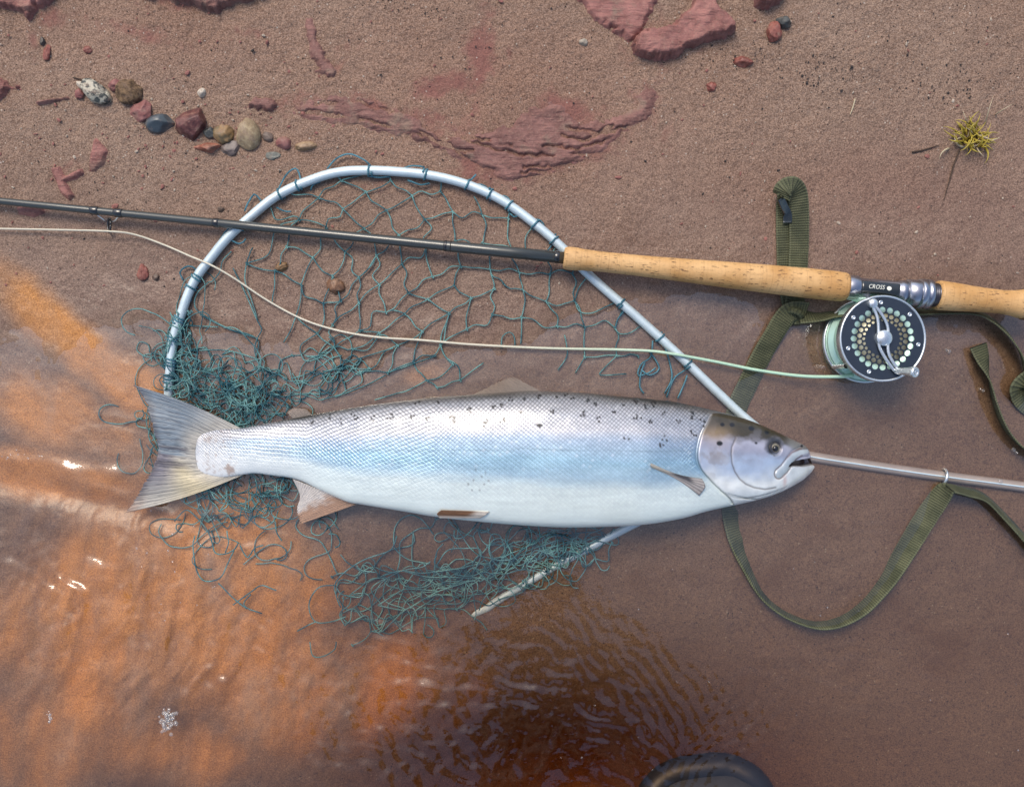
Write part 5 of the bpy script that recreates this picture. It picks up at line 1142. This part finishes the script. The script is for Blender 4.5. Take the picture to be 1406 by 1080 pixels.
twig([(101, 107), (110, 109), (116, 112)], .0009, M_twig, 'thin dark twig piece above the cream pointed pebble')
# loose dark grit on the sand
gb = Bag(); rg = np.random.default_rng(3); ico = bmesh.new(); bmesh.ops.create_icosphere(ico, subdivisions=1, radius=1.0); iv = np.array([v.co[:] for v in ico.verts]); if_ = [tuple(v.index for v in f_.verts) for f_ in ico.faces]; ico.free()
spots_g = [(1130, 105, 60, 28, 60), (1320, 120, 70, 30, 70), (1005, 75, 45, 20, 40), (560, 30, 160, 40, 40), (1250, 60, 160, 60, 50), (200, 230, 200, 130, 40), (900, 240, 300, 100, 40), (650, 100, 300, 80, 40)]
for (cx, cy, rx, ry, cnt) in spots_g:
    for i in range(cnt):
        x, y = cx + rg.normal(0, rx * .6), cy + rg.normal(0, ry * .6); r_ = abs(rg.normal(0, .0005)) + .0005
        Q = iv * np.array([rg.uniform(.7, 1.6), rg.uniform(.6, 1.1), .6]) * r_; a = rg.uniform(0, 6.28)
        Q = np.stack([Q[:, 0] * math.cos(a) - Q[:, 1] * math.sin(a), Q[:, 0] * math.sin(a) + Q[:, 1] * math.cos(a), Q[:, 2]], 1)
        gb.add(Q + np.array(PX(x, y, gz(x, y) + .0003)), if_)
o = gb.build('grit', simple('dark_grit', (.035, .026, .024), .7, 0, .6, 300)); tagged(o, 'scattered dark grit grains on the dry sand', 'grit', kind='stuff')

for gname, gcol, gn, sd_g, smin, smax in [('pale_gravel', (.40, .33, .26), 190, 21, .0006, .0014), ('red_gravel', (.26, .105, .085), 230, 22, .0007, .0020)]:
    gb = Bag(); rg = np.random.default_rng(sd_g)
    for i in range(gn):
        x, y = rg.uniform(-20, 1426), rg.uniform(-20, 400) ** 1.0
        if i % 3 == 0: x, y = 250 + rg.normal(0, 130), 190 + rg.normal(0, 40)
        r_ = rg.uniform(smin, smax) * (1 if rg.random() < .85 else 1.7)
        Q = iv * np.array([rg.uniform(.8, 1.7), rg.uniform(.6, 1.1), .7]) * r_ * rg.uniform(.8, 1.2, (len(iv), 1)); a = rg.uniform(0, 6.28)
        Q = np.stack([Q[:, 0] * math.cos(a) - Q[:, 1] * math.sin(a), Q[:, 0] * math.sin(a) + Q[:, 1] * math.cos(a), Q[:, 2]], 1)
        gb.add(Q + np.array(PX(x, y, gz(x, y) + .0002)), if_)
    o = gb.build(gname, simple(gname + '_stone', gcol, .7, 0, .5, 250), smooth=False); tagged(o, 'scattered %s grains on the sand' % gname.replace('_', ' '), 'gravel', kind='stuff')

# ------------------------------------------------------------------ foam and bubbles
mf = M('foam_film'); fr_ = mf.n('LayerWeight', {'Blend': .35}); t_ = mf.n('BsdfTransparent'); g_ = mf.n('BsdfGlossy', {'Roughness': .08}); d_ = mf.n('BsdfDiffuse', {'Color': (.8, .76, .72, 1)})
m1 = mf.n('MixShader', {0: .35, 1: g_.outputs[0], 2: d_.outputs[0]}); m2 = mf.n('MixShader', {0: mf.math('MULTIPLY_ADD', fr_.outputs['Facing'], .75, .10), 1: t_.outputs[0], 2: m1.outputs[0]})
mf.t.links.new(m2.outputs[0], mf.out.inputs[0])
ico = bmesh.new(); bmesh.ops.create_icosphere(ico, subdivisions=2, radius=1.0); iv2 = np.array([v.co[:] for v in ico.verts]); if2 = [tuple(v.index for v in f_.verts) for f_ in ico.faces]; ico.free()
def bubbles(pts):
    b = Bag()
    for x, y, r_ in pts:
        c = PX(x, y, 0); zz = float(water_z(np.array([c[0]]), np.array([c[1]]))[0])
        b.add(iv2 * np.array([r_, r_, r_ * .8]) * S + np.array([c[0], c[1], zz]), if2)
    return b
rg = np.random.default_rng(5)
o = bubbles([(232 + rg.normal(0, 5.5), 988 + rg.normal(0, 8), rg.uniform(1.2, 3.4)) for i in range(60)]).build('foam_patch', mf.m); tagged(o, 'little cluster of white foam bubbles floating on the brown water', 'foam', 'foam patches')
o = bubbles([(68 + rg.normal(0, 2.5), 984 + rg.normal(0, 3.5), rg.uniform(.9, 2)) for i in range(14)]).build('foam_patch', mf.m); tagged(o, 'tiny foam speck floating beside the larger foam cluster', 'foam', 'foam patches')
lst = [(1303, 482, 3), (1299, 480, 2.2), (1350, 536, 2.2), (1346, 534, 1.6), (1392, 617, 3), (1396, 621, 2.4), (1373, 661, 4.2)]
for i in range(26): lst.append((rg.uniform(180, 300), rg.uniform(690, 860), rg.uniform(.7, 1.7)))
for i in range(22): lst.append((rg.uniform(760, 1400), rg.uniform(760, 1060), rg.uniform(.6, 1.3)))
for i in range(14): lst.append((rg.uniform(0, 60) , 625 + rg.normal(0, 3), rg.uniform(.6, 1.4)))
o = bubbles(lst).build('bubbles', mf.m); tagged(o, 'loose single bubbles drifting on the water', 'bubbles', kind='stuff')

# ------------------------------------------------------------------ the angler standing at the water's edge
person = empty('person', (0.13, -0.76, float(ground_z(.13, -.76))))
tagged(person, 'person in dark jacket and navy wading boots standing in the water', 'person')
J = [('pelvis', (.12, -.80, .98), .135, None), ('spine', (.12, -.80, 1.18), .135, 0), ('chest', (.12, -.77, 1.38), .155, 1), ('neck', (.12, -.72, 1.54), .060, 2), ('headlow', (.12, -.68, 1.62), .075, 3), ('head', (.12, -.65, 1.74), .095, 4),
     ('hipR', (.22, -.80, .92), .095, 0), ('kneeR', (.26, -.75, .50), .070, 6), ('ankR', (.255, -.745, .10), .055, 7), ('hipL', (.02, -.80, .92), .095, 0), ('kneeL', (-.02, -.79, .50), .070, 9), ('ankL', (-.03, -.83, .10), .055, 10),
     ('shR', (.31, -.77, 1.42), .070, 2), ('elR', (.40, -.82, 1.14), .052, 12), ('wrR', (.27, -.70, 1.00), .042, 13), ('shL', (-.07, -.77, 1.42), .070, 2), ('elL', (-.16, -.82, 1.14), .052, 15), ('wrL', (-.03, -.70, 1.00), .042, 16)]
me = bpy.data.meshes.new('body'); me.from_pydata([j_[1] for j_ in J], [(j_[3], i) for i, j_ in enumerate(J) if j_[3] is not None], [])
mb = M('waders_and_jacket'); zz_ = mb.n('SeparateXYZ', {0: mb.pos()}).outputs[2]; nz_ = mb.noise(mb.pos(), 14, 4)
cl = mb.mix(mb.math('GREATER_THAN', zz_, 1.06), mb.mix(nz_, (.030, .028, .022), (.055, .050, .040)), mb.mix(nz_, (.012, .014, .016), (.028, .030, .032)))
cl = mb.mix(mb.math('GREATER_THAN', zz_, 1.555), cl, (.42, .25, .18)); mb.bsdf(col=cl, rough=.8, nrm=mb.bump(nz_, .5, .01))
o = link('body', me, mb.m, person)
sk = o.modifiers.new('skin', 'SKIN'); sk.use_smooth_shade = True
for sv, j_ in zip(me.skin_vertices[0].data, J): sv.radius = (j_[2], j_[2] * (.75 if j_[0] in ('pelvis', 'spine', 'chest') else 1)); sv.use_root = j_[0] == 'pelvis'
ss_ = o.modifiers.new('subdivision', 'SUBSURF'); ss_.levels = 2; ss_.render_levels = 2
Bag().add(*lathe([(0, .112), (.03, .112), (.07, .095), (.10, .05), (.108, .001)], 28, (.12, -.655, 1.755), (0, .25, 1))).build('cap', M_boot, person)
def boot(tx, ty, yaw):
    """toe at (tx, ty), pointing +Y"""
    n = 40; m_ = 36; rows = []
    st = [(0.000, .006, .020, .010), (.006, .030, .040, .014), (.020, .048, .058, .014), (.045, .058, .074, .012), (.080, .062, .082, .010), (.13, .058, .098, .008), (.18, .052, .125, .006), (.22, .052, .190, .006), (.26, .050, .230, .006), (.295, .044, .240, .006), (.312, .026, .220, .012), (.318, .006, .18, .03)]
    Q = spline([(a * 10, b * 10, c * 10, d * 10) for a, b, c, d in st], n) / 10
    z0 = float(ground_z(tx, ty - .15)) - .002
    a = np.linspace(0, 2 * math.pi, m_, endpoint=False); V = []
    for d, hw, ht, lo in Q:
        hw = max(hw, .002)
        hw = hw * 1.35; x = hw * np.sign(np.cos(a)) * np.abs(np.cos(a)) ** .75; zc_ = (ht + lo) / 2; zr = (ht - lo) / 2
        z = zc_ + zr * np.sign(np.sin(a)) * np.abs(np.sin(a)) ** .85
        V.append(np.stack([x * np.cos(yaw) + tx + d * np.sin(yaw), ty - d * np.cos(yaw) + x * np.sin(yaw), z0 + z], 1))
    V = np.vstack(V); F = grid_faces(n, m_, True)
    return V, F, z0
for tx, ty, yaw in [(PX(990, 1112, .05)[0], PX(990, 1112, .05)[1], .12), (-.07, -.60, -.15)]:
    V, F, z0 = boot(tx, ty, yaw)
    b = Bag().add(V, F, None); bo = b.build('boot', M_toe, person)
    V2 = V.copy(); cen = V.reshape(40, 36, 3).mean(1)
    # rubber rand round the foot
    Vr = V.reshape(40, 36, 3); loops = []
    rb = Bag()
    left = [Vr[i, 0] for i in range(1, 39)]; right = [Vr[i, 18] for i in range(38, 0, -1)]
    lp = np.array(left[::-1] + right[::-1]); lp[:, 2] = z0 + np.clip(lp[:, 2] - z0, .028, .034)
    rb.tube(lp, .017, 12); rb.build('boot_rand', M_boot, bo)
